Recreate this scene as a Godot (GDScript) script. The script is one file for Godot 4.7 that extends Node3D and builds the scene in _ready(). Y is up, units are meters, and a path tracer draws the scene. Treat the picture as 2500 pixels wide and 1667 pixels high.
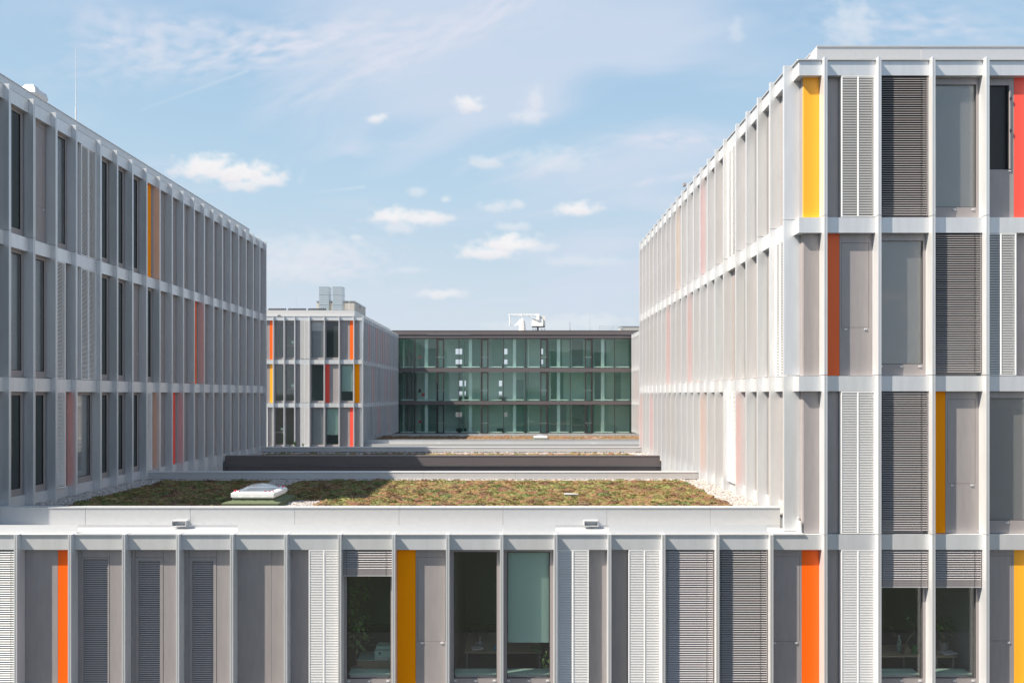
extends Node3D
# Courtyard view between white metal office blocks. y = 0 is the camera's eye height, depth d runs along -z.

const F := 1745.0          # focal length in photograph pixels
const VX := 1255.0         # vanishing point in photograph pixels
const VY := 963.0
const D := 17.85           # depth of the front facade's pier faces
const XR := 6.93           # face of the right block's piers towards the courtyard
const XL := -13.73         # face of the left block's piers towards the courtyard
const GROUND := -8.4
const EXPOSURE := 1.93
var J := [8.43, 4.47, 0.48, -3.51, -7.5]      # storey joints, near blocks
var JF := [7.2, 3.2, -0.78, -4.8, -8.4]       # storey joints, far blocks
const REC := 0.28          # panels lie this far behind the pier faces
const LIN := 0.14          # lintels lie this far behind the pier faces

var M := {}
var cache := {}
var used := {}
var rng := RandomNumberGenerator.new()


func _ready() -> void:
	rng.seed = 7
	_camera()
	_sky()
	_sun()
	_materials()
	_ground()
	_link_building()
	_right_block()
	_left_block()
	_rear_link()
	_far_left_block()
	_far_right_block()
	_far_link()
	_glass_wing()
	_green_roofs()
	_roof_things()
	_rooms()
	_opposite_side()


# ------------------------------------------------------------------ camera, sky, sun
func _camera() -> void:
	var c := Camera3D.new()
	c.name = "camera"
	c.projection = Camera3D.PROJECTION_FRUSTUM
	c.keep_aspect = Camera3D.KEEP_HEIGHT
	c.near = 0.1
	c.far = 900.0
	c.size = 1667.0 / F * c.near
	c.frustum_offset = Vector2((1250.0 - VX) / F, (VY - 833.5) / F) * c.near
	add_child(c)
	c.current = true


func _sun() -> void:
	var s := DirectionalLight3D.new()
	s.name = "sun"
	s.light_energy = 1.6
	s.light_color = Color(1.0, 0.955, 0.89)
	s.light_angular_distance = 0.5
	s.shadow_enabled = true
	add_child(s)
	s.look_at_from_position(Vector3.ZERO, Vector3(0.81, -1.0, -0.326), Vector3.UP)


func _sky() -> void:
	var env := Environment.new()
	env.background_mode = Environment.BG_SKY
	env.tonemap_mode = Environment.TONE_MAPPER_LINEAR
	env.tonemap_exposure = EXPOSURE
	env.sdfgi_enabled = true
	env.ssao_enabled = true
	env.ssil_enabled = true
	var pm := PanoramaSkyMaterial.new()
	pm.panorama = ImageTexture.create_from_image(_sky_image())
	pm.energy_multiplier = 1.0 / EXPOSURE
	var sky := Sky.new()
	sky.sky_material = pm
	env.sky = sky
	var w := WorldEnvironment.new()
	w.name = "world_environment"
	w.environment = env
	add_child(w)


var n_cirrus: FastNoiseLite
var n_warp: FastNoiseLite
var n_edge: FastNoiseLite
var n_fine: FastNoiseLite
# cumulus: centre and half size in the photograph's sky, thickness
var clouds := [
	[505, 412, 78, 34, 1.0], [590, 425, 100, 32, 1.0], [640, 440, 62, 22, 0.9], [470, 408, 50, 22, 0.8], [600, 452, 60, 18, 0.8],
	[960, 530, 58, 22, 0.95], [1035, 535, 62, 18, 0.9], [975, 555, 42, 20, 0.5], [1145, 255, 34, 22, 0.85], [920, 290, 26, 13, 0.8],
	[1245, 598, 75, 26, 1.0], [1190, 618, 72, 20, 0.9], [1300, 605, 56, 16, 0.45], [1408, 512, 50, 19, 0.95], [1075, 720, 52, 13, 0.7],
	[1185, 398, 46, 16, 0.5], [1215, 505, 50, 15, 0.5], [1292, 288, 38, 18, 0.42], [1020, 470, 24, 12, 0.45], [1088, 488, 15, 9, 0.55],
	[1255, 555, 44, 12, 0.45], [868, 580, 20, 9, 0.45], [1345, 395, 100, 34, 0.3], [760, 620, 150, 46, 0.33], [700, 660, 190, 40, 0.3],
	[1310, 245, 18, 30, 0.3], [1330, 795, 120, 18, 0.35], [1440, 790, 90, 22, 0.35], [1265, 500, 20, 14, 0.5], [2080, 70, 62, 72, 0.42],
	[1000, 660, 40, 9, 0.3], [1420, 640, 90, 14, 0.3], [1800, 85, 18, 34, 0.3],
]


func _fbm(seed_: int, freq: float, oct: int) -> FastNoiseLite:
	var n := FastNoiseLite.new()
	n.noise_type = FastNoiseLite.TYPE_SIMPLEX
	n.seed = seed_
	n.frequency = freq
	n.fractal_type = FastNoiseLite.FRACTAL_FBM
	n.fractal_octaves = oct
	return n


func _sky_colour(dir: Vector3, near: bool) -> Color:
	var el := rad_to_deg(asin(clampf(dir.y, 0.0, 1.0)))
	var t := clampf(el / 34.0, 0.0, 1.0)
	var low := Color(0.842, 0.885, 0.922)
	var mid := Color(0.708, 0.828, 0.917)
	var high := Color(0.61, 0.745, 0.883)
	var c := low.lerp(mid, smoothstep(0.05, 0.62, t)).lerp(high, smoothstep(0.45, 1.0, t))
	c = c.lerp(Color(0.42, 0.61, 0.82), smoothstep(30.0, 85.0, el))
	# cirrus lies on a high flat layer
	var y := maxf(dir.y, 0.03) + 0.10
	var p := Vector2(dir.x, dir.z) / y
	var warp := n_warp.get_noise_2d(p.x * 0.55, p.y * 0.55)
	var q := Vector2(p.x * 0.86 + p.y * 0.5, p.y * 0.86 - p.x * 0.5)
	var ci := n_cirrus.get_noise_2d(q.x * 0.42 + warp * 0.35, q.y * 1.25 + warp * 0.4)
	var veil := n_warp.get_noise_2d(p.x * 0.5 + 40.0, p.y * 0.5 - 17.0)
	var a := smoothstep(-0.35, 0.75, ci * 0.7 + veil * 0.75 + 0.1) * 0.74
	a *= lerpf(0.75, 1.0, smoothstep(2.0, 14.0, el))
	c = c.lerp(Color(0.835, 0.872, 0.937), a)
	if near and dir.z < -0.3:
		var sx := VX + F * dir.x / -dir.z
		var sy := VY - F * dir.y / -dir.z
		# broad cirrus bands seen in the photograph
		for band in [[690.0, 110.0, 480.0, 62.0, -0.12, 0.5], [930.0, 150.0, 240.0, 45.0, -0.42, 0.42], [1200.0, 30.0, 190.0, 40.0, -0.55, 0.5], [330.0, 100.0, 160.0, 60.0, 0.1, 0.4], [1640.0, 340.0, 160.0, 26.0, 0.05, 0.45], [1600.0, 440.0, 150.0, 12.0, -0.16, 0.4], [900.0, 360.0, 120.0, 22.0, -0.1, 0.25], [790.0, 640.0, 190.0, 60.0, 0.05, 0.42], [1340.0, 400.0, 130.0, 30.0, -0.35, 0.35], [1180.0, 400.0, 60.0, 16.0, -0.3, 0.4], [1300.0, 250.0, 26.0, 40.0, 0.0, 0.35], [2250.0, 60.0, 300.0, 60.0, 0.05, 0.3], [420.0, 60.0, 240.0, 34.0, 0.1, 0.35]]:
			var dx: float = sx - band[0]
			var dy: float = sy - band[1] - dx * band[4]
			var r2: float = (dx * dx) / (band[2] * band[2]) + (dy * dy) / (band[3] * band[3])
			if r2 < 4.0:
				var nz := n_edge.get_noise_2d(sx * 0.010 + warp * 2.0, (sy - dx * band[4]) * 0.028)
				c = c.lerp(Color(0.865, 0.885, 0.94), clampf(exp(-r2 * 1.2) * band[5] * 1.15 * (1.0 + nz * 1.4), 0.0, 0.9))
		# two vapour trails
		for tr in [[345.0, 268.0, 605.0, 172.0, 3.0, 0.32], [770.0, 470.0, 888.0, 456.0, 2.6, 0.35]]:
			var ab := Vector2(tr[2] - tr[0], tr[3] - tr[1])
			var ap := Vector2(sx - tr[0], sy - tr[1])
			var k := clampf(ap.dot(ab) / ab.length_squared(), 0.0, 1.0)
			var dist: float = (ap - ab * k).length() / tr[4]
			if dist < 3.0:
				c = c.lerp(Color(0.93, 0.945, 0.965), exp(-dist * dist) * tr[5] * (0.25 + 0.75 * k))
		var dens := 0.0
		var light := 0.0
		for cl in clouds:
			var ex: float = (sx - cl[0]) / cl[2]
			var ey: float = (sy - cl[1]) / cl[3]
			if absf(ex) > 2.0 or absf(ey) > 2.2:
				continue
			if ey > 0.0:
				ey *= 1.25
			var r := sqrt(ex * ex + ey * ey)
			var e := n_edge.get_noise_2d(sx * 0.016, sy * 0.026) * 0.62 + n_fine.get_noise_2d(sx * 0.045, sy * 0.055) * 0.10
			var s := smoothstep(1.45, 0.28, r + e * 0.85) * float(cl[4])
			if s > dens:
				dens = s
				light = clampf(0.6 - ey * 0.4 + e * 0.6, 0.0, 1.0)
		c = c.lerp(Color(0.925, 0.918, 0.938).lerp(Color(0.985, 0.98, 0.978), light), dens)
	elif not near:
		# scattered small cumulus low in the rest of the sky
		var az := atan2(dir.x, -dir.z)
		var cu := n_edge.get_noise_2d(az * 9.0, el * 0.42) + n_fine.get_noise_2d(az * 24.0, el * 1.2) * 0.35
		var cs := smoothstep(0.42, 0.66, cu) * smoothstep(2.0, 7.0, el) * smoothstep(32.0, 20.0, el)
		if absf(az) > 0.72:
			c = c.lerp(Color(0.96, 0.955, 0.958), cs * 0.85 * smoothstep(0.72, 0.8, absf(az)))
	return c


func _sky_image() -> Image:
	n_cirrus = _fbm(11, 1.1, 5)
	n_warp = _fbm(23, 0.9, 3)
	n_edge = _fbm(5, 1.0, 4)
	n_fine = _fbm(8, 1.0, 3)
	var w := 1024
	var h := 512
	var im := Image.create(w, h, false, Image.FORMAT_RGB8)
	im.fill(Color(0.55, 0.55, 0.54))
	for j in 258:
		var el := PI / 2.0 - (j + 0.5) / h * PI
		for i in w:
			var az := ((i + 0.5) / w - 0.5) * TAU
			im.set_pixel(i, j, _sky_colour(Vector3(sin(az) * cos(el), sin(el), -cos(az) * cos(el)), false))
	im.resize(4096, 2048, Image.INTERPOLATE_BILINEAR)
	var i0 := int(4096 * (0.5 - 40.0 / 360.0))
	var i1 := int(4096 * (0.5 + 40.0 / 360.0))
	var j0 := int(2048 * (0.5 - 34.0 / 180.0))
	for j in range(j0, 1026):
		var el := PI / 2.0 - (j + 0.5) / 2048.0 * PI
		for i in range(i0, i1):
			var az := ((i + 0.5) / 4096.0 - 0.5) * TAU
			var fade := clampf(minf(minf(i - i0, i1 - 1 - i) / 40.0, (j - j0) / 40.0), 0.0, 1.0)
			var c := _sky_colour(Vector3(sin(az) * cos(el), sin(el), -cos(az) * cos(el)), true)
			im.set_pixel(i, j, im.get_pixel(i, j).lerp(c, fade))
	# the panorama's middle column looks along +z: turn it half round
	var turned := Image.create(4096, 2048, false, Image.FORMAT_RGB8)
	turned.blit_rect(im, Rect2i(0, 0, 2048, 2048), Vector2i(2048, 0))
	turned.blit_rect(im, Rect2i(2048, 0, 2048, 2048), Vector2i(0, 0))
	return turned


# ------------------------------------------------------------------ materials
func lin(r: float, g: float, b: float, a := 1.0) -> Color:
	var c := Color(r, g, b).linear_to_srgb()
	c.a = a
	return c


func mat(called: String, c: Color, rough: float, metal := 0.0) -> StandardMaterial3D:
	var m := StandardMaterial3D.new()
	m.resource_name = called
	m.albedo_color = c
	m.roughness = rough
	m.metallic = metal
	M[called] = m
	return m


func grain(seed_: int, freq: float, oct: int, lo: float, hi: float, size := 512, stretch := Vector2.ONE) -> ImageTexture:
	var n := _fbm(seed_, freq, oct)
	var im := n.get_seamless_image(size, size, false, false, 0.12)
	im.convert(Image.FORMAT_RGB8)
	var d := im.get_data()
	var a := 255
	var b := 0
	for v in d:
		a = mini(a, v)
		b = maxi(b, v)
	for i in d.size():
		d[i] = int(255.0 * (lo + (hi - lo) * float(d[i] - a) / maxf(b - a, 1)))
	return ImageTexture.create_from_image(Image.create_from_data(size, size, false, Image.FORMAT_RGB8, d))


func tri(m: StandardMaterial3D, scale: Vector3) -> void:
	m.uv1_triplanar = true
	m.uv1_world_triplanar = true
	m.uv1_scale = scale


func _materials() -> void:
	var soft := grain(3, 0.012, 4, 0.955, 1.0)
	var smooth := grain(4, 0.02, 3, 0.98, 1.0)
	var speck := grain(14, 0.09, 3, 0.55, 1.0)
	var m := mat("aluminium", lin(0.72, 0.735, 0.755), 0.36, 0.42)
	m.albedo_texture = soft
	tri(m, Vector3(0.5, 0.08, 0.5))
	m = mat("aluminium_sheet", lin(0.575, 0.58, 0.59), 0.45, 0.35)
	m.albedo_texture = smooth
	tri(m, Vector3(0.5, 0.5, 0.5))
	m = mat("panel_grey", lin(0.362, 0.334, 0.336), 0.5, 0.25)
	m.albedo_texture = soft
	tri(m, Vector3(0.8, 0.15, 0.8))
	for base in ["aluminium", "aluminium_sheet", "panel_grey"]:
		for i in 3:
			var v: StandardMaterial3D = M[base].duplicate()
			var f: float = [0.965, 1.03, 0.985][i]
			var c: Color = M[base].albedo_color.srgb_to_linear()
			v.albedo_color = Color(c.r * f * [1.0, 0.995, 1.01][i], c.g * f, c.b * f * [1.01, 1.0, 0.985][i]).linear_to_srgb()
			v.roughness = clampf(v.roughness + [0.03, -0.03, 0.0][i], 0.2, 0.9)
			v.resource_name = "%s_batch_%d" % [base, i]
			M["%s_%d" % [base, i]] = v
	mat("orange", lin(0.95, 0.125, 0.0), 0.42)
	mat("orange_red", lin(0.85, 0.13, 0.02), 0.42)
	mat("yellow", lin(0.95, 0.42, 0.02), 0.42)
	mat("amber", lin(1.0, 0.32, 0.0), 0.5).metallic_specular = 0.25
	mat("red", lin(0.88, 0.085, 0.055), 0.42)
	mat("joint", lin(0.03, 0.03, 0.032), 0.7)
	m = mat("slat_metal", lin(0.55, 0.52, 0.525), 0.42, 0.25)
	m = mat("louvre_metal", lin(0.86, 0.86, 0.86), 0.5, 0.1)
	mat("grille_dark", lin(0.13, 0.13, 0.135), 0.55, 0.0)
	mat("frame_grey", lin(0.34, 0.31, 0.31), 0.45, 0.25)
	mat("brown_fascia", lin(0.17, 0.148, 0.15), 0.42, 0.3)
	mat("frame_dark", lin(0.055, 0.045, 0.047), 0.45, 0.2)
	mat("concrete", lin(0.36, 0.36, 0.35), 0.85)
	m = mat("render_wall", lin(0.30, 0.30, 0.30), 0.9)
	m = mat("glass", lin(0.02, 0.05, 0.04, 0.03), 0.02)
	m.transparency = BaseMaterial3D.TRANSPARENCY_ALPHA
	m = mat("green_glass", lin(0.10, 0.42, 0.30, 0.045), 0.02)
	m.transparency = BaseMaterial3D.TRANSPARENCY_ALPHA
	m = mat("dome_glass", lin(0.62, 0.70, 0.80, 0.14), 0.05)
	m.transparency = BaseMaterial3D.TRANSPARENCY_ALPHA
	m = mat("dark_glass", lin(0.035, 0.045, 0.045), 0.06)
	m.metallic_specular = 0.6
	m = mat("screen_grey", lin(0.33, 0.36, 0.38), 0.6)
	mat("added_pale_screen", lin(0.66, 0.67, 0.66), 0.6)  # for pale screens added to brighten the right wall's piers
	mat("screen_green", lin(0.40, 0.60, 0.53), 0.7)
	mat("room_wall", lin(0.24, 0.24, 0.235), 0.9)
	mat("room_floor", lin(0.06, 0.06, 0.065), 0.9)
	mat("room_pale", lin(0.50, 0.66, 0.58), 0.8)  # the glazing's green cast is put into this wall colour
	mat("room_green", lin(0.20, 0.30, 0.26), 0.8)
	mat("mint", lin(0.45, 0.68, 0.58), 0.6)
	mat("column_glass_tint", lin(0.70, 0.90, 0.80), 0.6)  # white columns and ledges with the green cast of the glass mixed in
	mat("wing_floor", lin(0.50, 0.60, 0.55), 0.7)  # floor colour also carries the green cast of the glass
	mat("white", lin(0.80, 0.80, 0.79), 0.5)
	mat("off_white", lin(0.72, 0.69, 0.66), 0.6)
	mat("black", lin(0.02, 0.02, 0.022), 0.5)
	mat("steel", lin(0.62, 0.66, 0.68), 0.35, 0.8)
	mat("felt_green", lin(0.17, 0.21, 0.115), 0.95).albedo_texture = speck
	tri(M.felt_green, Vector3(3, 3, 3))
	mat("membrane", lin(0.075, 0.09, 0.075), 0.8)
	mat("beige", lin(0.55, 0.52, 0.48), 0.7)
	mat("wood", lin(0.40, 0.33, 0.22), 0.6)
	mat("bark", lin(0.20, 0.15, 0.09), 0.9)
	m = mat("leaf", lin(0.11, 0.23, 0.05), 0.45)
	m.backlight_enabled = true
	m.backlight = Color(0.15, 0.25, 0.06)
	mat("red_plastic", lin(0.7, 0.03, 0.06), 0.4)
	mat("blue_plastic", lin(0.02, 0.22, 0.45), 0.4)
	mat("green_plastic", lin(0.01, 0.2, 0.02), 0.4)
	mat("pv", lin(0.012, 0.012, 0.02), 0.25)
	m = mat("soil", lin(0.10, 0.066, 0.038), 1.0)
	m.albedo_texture = speck
	tri(m, Vector3(2, 2, 2))
	m = mat("tinted", Color.WHITE, 0.9)
	m.vertex_color_use_as_albedo = true
	m = mat("grass", lin(0.046, 0.055, 0.032), 1.0)
	m.albedo_texture = speck
	tri(m, Vector3(0.8, 0.8, 0.8))
	m = mat("paving", lin(0.07, 0.07, 0.068), 0.9)
	m.albedo_texture = speck
	tri(m, Vector3(0.4, 0.4, 0.4))


# ------------------------------------------------------------------ helpers
func numbered(called: String) -> String:
	var n: int = used.get(called, 0)
	used[called] = n + 1
	return called if n == 0 else "%s_%03d" % [called, n]


func thing(called: String, label: String, category: String, at: Vector3, group := "") -> Node3D:
	var o := Node3D.new()
	o.name = numbered(called)
	add_child(o)
	o.position = at
	tag(o, label, category, group)
	return o


func tag(o: Node3D, label: String, category: String, group := "") -> void:
	o.set_meta("label", label)
	o.set_meta("category", category)
	if group:
		o.set_meta("group", group)


func put(called: String, mesh: Mesh, m: Material, at: Transform3D, parent: Node) -> MeshInstance3D:
	var o := MeshInstance3D.new()
	o.name = called
	o.mesh = mesh
	o.material_override = m
	parent.add_child(o, true)
	o.global_transform = at
	return o


func kind(o: Node, k: String) -> Node:
	o.set_meta("kind", k)
	return o


func quad(st: SurfaceTool, a: Vector3, b: Vector3, c: Vector3, d: Vector3) -> void:
	# corners clockwise seen from the front
	for v in [a, b, c, a, c, d]:
		st.add_vertex(v)


func add_box(st: SurfaceTool, lo: Vector3, hi: Vector3, t := Transform3D.IDENTITY) -> void:
	var p := []
	for i in 8:
		p.append(t * Vector3(hi.x if i & 1 else lo.x, hi.y if i & 2 else lo.y, hi.z if i & 4 else lo.z))
	quad(st, p[4], p[6], p[7], p[5])
	quad(st, p[1], p[3], p[2], p[0])
	quad(st, p[0], p[2], p[6], p[4])
	quad(st, p[5], p[7], p[3], p[1])
	quad(st, p[2], p[3], p[7], p[6])
	quad(st, p[0], p[4], p[5], p[1])


func begin() -> SurfaceTool:
	var st := SurfaceTool.new()
	st.begin(Mesh.PRIMITIVE_TRIANGLES)
	st.set_smooth_group(-1)
	return st


func done(st: SurfaceTool) -> ArrayMesh:
	st.generate_normals()
	return st.commit()


func box_mesh(s: Vector3) -> ArrayMesh:
	var key := "b%.4f,%.4f,%.4f" % [s.x, s.y, s.z]
	if not cache.has(key):
		var st := begin()
		var e := minf(0.004, minf(s.x, minf(s.y, s.z)) * 0.2)
		# a box with small chamfers along the edges of its long faces
		var x := s.x / 2.0
		var y := s.y / 2.0
		var z := s.z / 2.0
		var ring := [Vector2(-x, -z + e), Vector2(-x, z - e), Vector2(-x + e, z), Vector2(x - e, z), Vector2(x, z - e), Vector2(x, -z + e), Vector2(x - e, -z), Vector2(-x + e, -z)]
		_prism(st, ring, -y, y)
		cache[key] = done(st)
	return cache[key]


func _prism(st: SurfaceTool, ring: Array, v0: float, v1: float) -> void:
	# ring runs (x, z) so that walls face outwards
	var n := ring.size()
	for i in n:
		var a: Vector2 = ring[i]
		var b: Vector2 = ring[(i + 1) % n]
		quad(st, Vector3(a.x, v0, a.y), Vector3(a.x, v1, a.y), Vector3(b.x, v1, b.y), Vector3(b.x, v0, b.y))
	var pts := PackedVector2Array(ring)
	var idx := Geometry2D.triangulate_polygon(pts)
	for k in range(0, idx.size(), 3):
		var t := [pts[idx[k]], pts[idx[k + 1]], pts[idx[k + 2]]]
		var area: float = (t[1] - t[0]).cross(t[2] - t[0])
		if area < 0.0:
			t.reverse()
		for p in t:
			st.add_vertex(Vector3(p.x, v1, p.y))
		t.reverse()
		for p in t:
			st.add_vertex(Vector3(p.x, v0, p.y))


func frame(root: Node3D, o: Vector3, t: Vector3) -> Dictionary:
	# a facade: u along t, v up, w out of the wall
	return {"root": root, "o": o, "b": Basis(t, Vector3.UP, t.cross(Vector3.UP))}


func at(fr: Dictionary, u: float, v: float, w: float) -> Transform3D:
	var b: Basis = fr.b
	return Transform3D(b, fr.o + b * Vector3(u, v, w))


func bx(fr: Dictionary, called: String, m: String, u0: float, u1: float, v0: float, v1: float, w0: float, w1: float, parent: Node = null) -> MeshInstance3D:
	if m in ["aluminium", "aluminium_sheet", "panel_grey"] and called != "vent_flap":
		m = "%s_%d" % [m, rng.randi() % 3]
	return put(called, box_mesh(Vector3(u1 - u0, v1 - v0, absf(w1 - w0))), M[m], at(fr, (u0 + u1) / 2, (v0 + v1) / 2, (w0 + w1) / 2), parent if parent else fr.root)


func ring_mesh(w: float, h: float, t: float, tb: float, depth: float) -> ArrayMesh:
	# a rectangular frame about its centre: side and top bars t wide, bottom bar tb
	var key := "r%.3f,%.3f,%.3f,%.3f,%.3f" % [w, h, t, tb, depth]
	if not cache.has(key):
		var st := begin()
		var x := w / 2
		var y := h / 2
		var z := depth / 2
		add_box(st, Vector3(-x, -y, -z), Vector3(-x + t, y, z))
		add_box(st, Vector3(x - t, -y, -z), Vector3(x, y, z))
		add_box(st, Vector3(-x + t, y - t, -z), Vector3(x - t, y, z))
		add_box(st, Vector3(-x + t, -y, -z), Vector3(x - t, -y + tb, z))
		cache[key] = done(st)
	return cache[key]


func pier(fr: Dictionary, u: float, v0: float, v1: float, double := true) -> void:
	var h := v1 - v0
	var key := "p%.3f%s" % [h, double]
	if not cache.has(key):
		var st := begin()
		var g := 0.006 if double else 0.004
		var gd := 0.022
		_prism(st, [Vector2(-0.043, -0.31), Vector2(-0.043, -0.003), Vector2(-0.040, 0), Vector2(-g, 0), Vector2(-g, -gd), Vector2(g, -gd), Vector2(g, 0), Vector2(0.040, 0), Vector2(0.043, -0.003), Vector2(0.043, -0.31)], 0.0, h)
		cache[key] = done(st)
	put("pier", cache[key], M["aluminium_%d" % (rng.randi() % 3)], at(fr, u, v0, 0), fr.root)


func lintel(fr: Dictionary, u0: float, u1: float, joint: float) -> void:
	bx(fr, "lintel", "aluminium", u0 + 0.0432, u1 - 0.0432, joint - 0.398, joint - 0.012, -0.33, -LIN)


func panel(fr: Dictionary, m: String, u0: float, u1: float, v0: float, v1: float, called := "panel", w := -REC) -> MeshInstance3D:
	return bx(fr, called, m, u0 + 0.002, u1 - 0.002, v0, v1, w - 0.04, w)


func flap(fr: Dictionary, u0: float, u1: float, v0: float, v1: float, d0: float, d1: float, e0: float, e1: float) -> void:
	# a grey vent flap (d0..d1 wide, e0..e1 high) in a fixed surround u0..u1, v0..v1
	var w := -REC
	var st := begin()
	var c := Vector3((u0 + u1) / 2, (v0 + v1) / 2, 0)
	var g := 0.007
	for r in [[u0, d0 - g, v0, v1], [d1 + g, u1, v0, v1], [d0 - g, d1 + g, e1 + g, v1], [d0 - g, d1 + g, v0, e0 - g]]:
		if r[1] - r[0] > 0.004:
			add_box(st, Vector3(r[0], r[2], -0.04) - c, Vector3(r[1], r[3], 0) - c)
	var s := put("flap_surround", done(st), M.panel_grey, at(fr, c.x, c.y, w), fr.root)
	bx(fr, "vent_flap", "panel_grey", d0, d1, e0, e1, w - 0.045, w - 0.002, s)
	bx(fr, "shadow_gap_seal", "joint", d0 - 0.02, d1 + 0.02, e0 - 0.02, e1 + 0.02, w - 0.06, w - 0.0455, s)
	for k in [0.15, 0.88]:
		var u: float = lerpf(d0, d1, k)
		bx(fr, "hinge_cap", "aluminium", u - 0.035, u + 0.035, e0 - 0.065, e0 - 0.03, w - 0.002, w + 0.02, s)


func window(fr: Dictionary, u0: float, u1: float, v0: float, v1: float, opt := {}) -> MeshInstance3D:
	# opt: side, foot = bar widths; glass, behind = materials; back = how far the screen lies behind; caps
	var t: float = opt.get("side", 0.07)
	var tb: float = opt.get("foot", 0.12)
	var w: float = opt.get("w", -REC)
	var f := put("window", ring_mesh(u1 - u0, v1 - v0, t, tb, 0.07), M[opt.get("bars", "frame_grey")], at(fr, (u0 + u1) / 2, (v0 + v1) / 2, w - 0.035), fr.root)
	bx(fr, "pane", opt.get("glass", "glass"), u0 + t - 0.004, u1 - t + 0.004, v0 + tb - 0.004, v1 - t + 0.004, w - 0.032, w - 0.024, f)
	if opt.get("glass", "glass") == "glass":
		bx(fr, "inner_pane", "glass", u0 + t - 0.004, u1 - t + 0.004, v0 + tb - 0.004, v1 - t + 0.004, w - 0.056, w - 0.048, f)
	# dark rubber gasket round the pane
	put("gasket", ring_mesh(u1 - u0 - 2 * t + 0.004, v1 - v0 - t - tb + 0.004, 0.014, 0.014, 0.02), M.joint, at(fr, (u0 + u1) / 2, (v0 + v1 + tb - t) / 2, w - 0.012), f)
	if opt.has("behind"):
		var k: float = opt.get("drop", 1.0)
		var ve: float = lerpf(v1 - t, v0 + tb, k)
		bx(fr, "roller_or_added_screen", opt.behind, u0 + t + 0.02, u1 - t - 0.02, ve, v1 - t - 0.01, w - 0.115, w - 0.11, f)
	if opt.has("bar"):
		bx(fr, "transom", "frame_grey", u0 + t, u1 - t, opt.bar - 0.03, opt.bar + 0.03, w - 0.06, w + 0.004, f)
	if opt.get("caps", false):
		for k in [0.1, 0.5, 0.88]:
			var u: float = lerpf(u0, u1, k)
			bx(fr, "hinge_cap", "aluminium", u - 0.035, u + 0.035, v0 + tb - 0.075, v0 + tb - 0.04, w - 0.002, w + 0.02, f)
	return f


func slat_mesh(length: float, width: float, tilt: float) -> ArrayMesh:
	var key := "s%.3f,%.3f,%.2f" % [length, width, tilt]
	if not cache.has(key):
		var st := begin()
		# a shallow arc, outer edge down by tilt, with rolled thickness
		var pts := []
		for i in 5:
			var x := (i / 4.0 - 0.5) * width
			var y := 0.0055 * (1.0 - pow(i / 2.0 - 1.0, 2))
			pts.append(Vector2(x * cos(tilt) + y * sin(tilt), y * cos(tilt) - x * sin(tilt)))
		var e := length / 2
		var th := 0.0025
		for i in 4:
			var a: Vector2 = pts[i]
			var b: Vector2 = pts[i + 1]
			# z = outwards, y = up
			quad(st, Vector3(-e, a.y, a.x), Vector3(e, a.y, a.x), Vector3(e, b.y, b.x), Vector3(-e, b.y, b.x))
			quad(st, Vector3(-e, b.y - th, b.x), Vector3(e, b.y - th, b.x), Vector3(e, a.y - th, a.x), Vector3(-e, a.y - th, a.x))
		var o: Vector2 = pts[4]
		quad(st, Vector3(-e, o.y - th, o.x), Vector3(-e, o.y, o.x), Vector3(e, o.y, o.x), Vector3(e, o.y - th, o.x))
		cache[key] = done(st)
	return cache[key]


func blind(fr: Dictionary, u0: float, u1: float, v0: float, v1: float, tilt: float, stack := 0.0, shade := "slat_metal") -> void:
	# an outside venetian blind; below v0 hangs a packed stack of slats
	var w := -LIN - 0.045
	var b := bx(fr, "blind", "joint", u0, u1, v1 - 0.02, v1 - 0.004, w - 0.03, w + 0.02)
	var pitch := 0.0572
	var n := int((v1 - 0.05 - v0) / pitch)
	v0 = v1 - 0.055 - pitch * (n - 1) - 0.03
	var mesh := slat_mesh(u1 - u0 - 0.012, 0.074, tilt)
	for i in n:
		var jig := (fposmod(sin((i + u0 * 31.0) * 12.9898) * 43758.5453, 1.0) - 0.5) * 0.004
		put("slat", mesh, M[shade], at(fr, (u0 + u1) / 2, v1 - 0.055 - pitch * i + jig, w), b)
	for k in [0.075, 0.86]:
		var u: float = lerpf(u0, u1, k)
		bx(fr, "ladder_cord", "joint", u - 0.003, u + 0.003, v0 - stack, v1 - 0.02, w + 0.036, w + 0.040, b)
	for u in [u0 - 0.001, u1 - 0.014]:
		bx(fr, "guide_rail", "frame_grey", u, u + 0.015, v0 - stack if stack > 0.0 else v0, v1 - 0.02, w - 0.03, w + 0.03, b)
	if stack > 0.0:
		var st := begin()
		var e := (u1 - u0) / 2 - 0.006
		for i in 7:
			var y := -stack * i / 7.0
			add_box(st, Vector3(-e, y - stack / 7.0 + 0.004, -0.034 - 0.004 * (i % 2)), Vector3(e, y, 0.034 - 0.003 * (i % 2)))
		put("slat_stack", done(st), M.panel_grey, at(fr, (u0 + u1) / 2, v0, w), b)
		bx(fr, "bottom_rail", "aluminium", u0 + 0.006, u1 - 0.006, v0 - stack - 0.018, v0 - stack, w - 0.036, w + 0.037, b)


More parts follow.
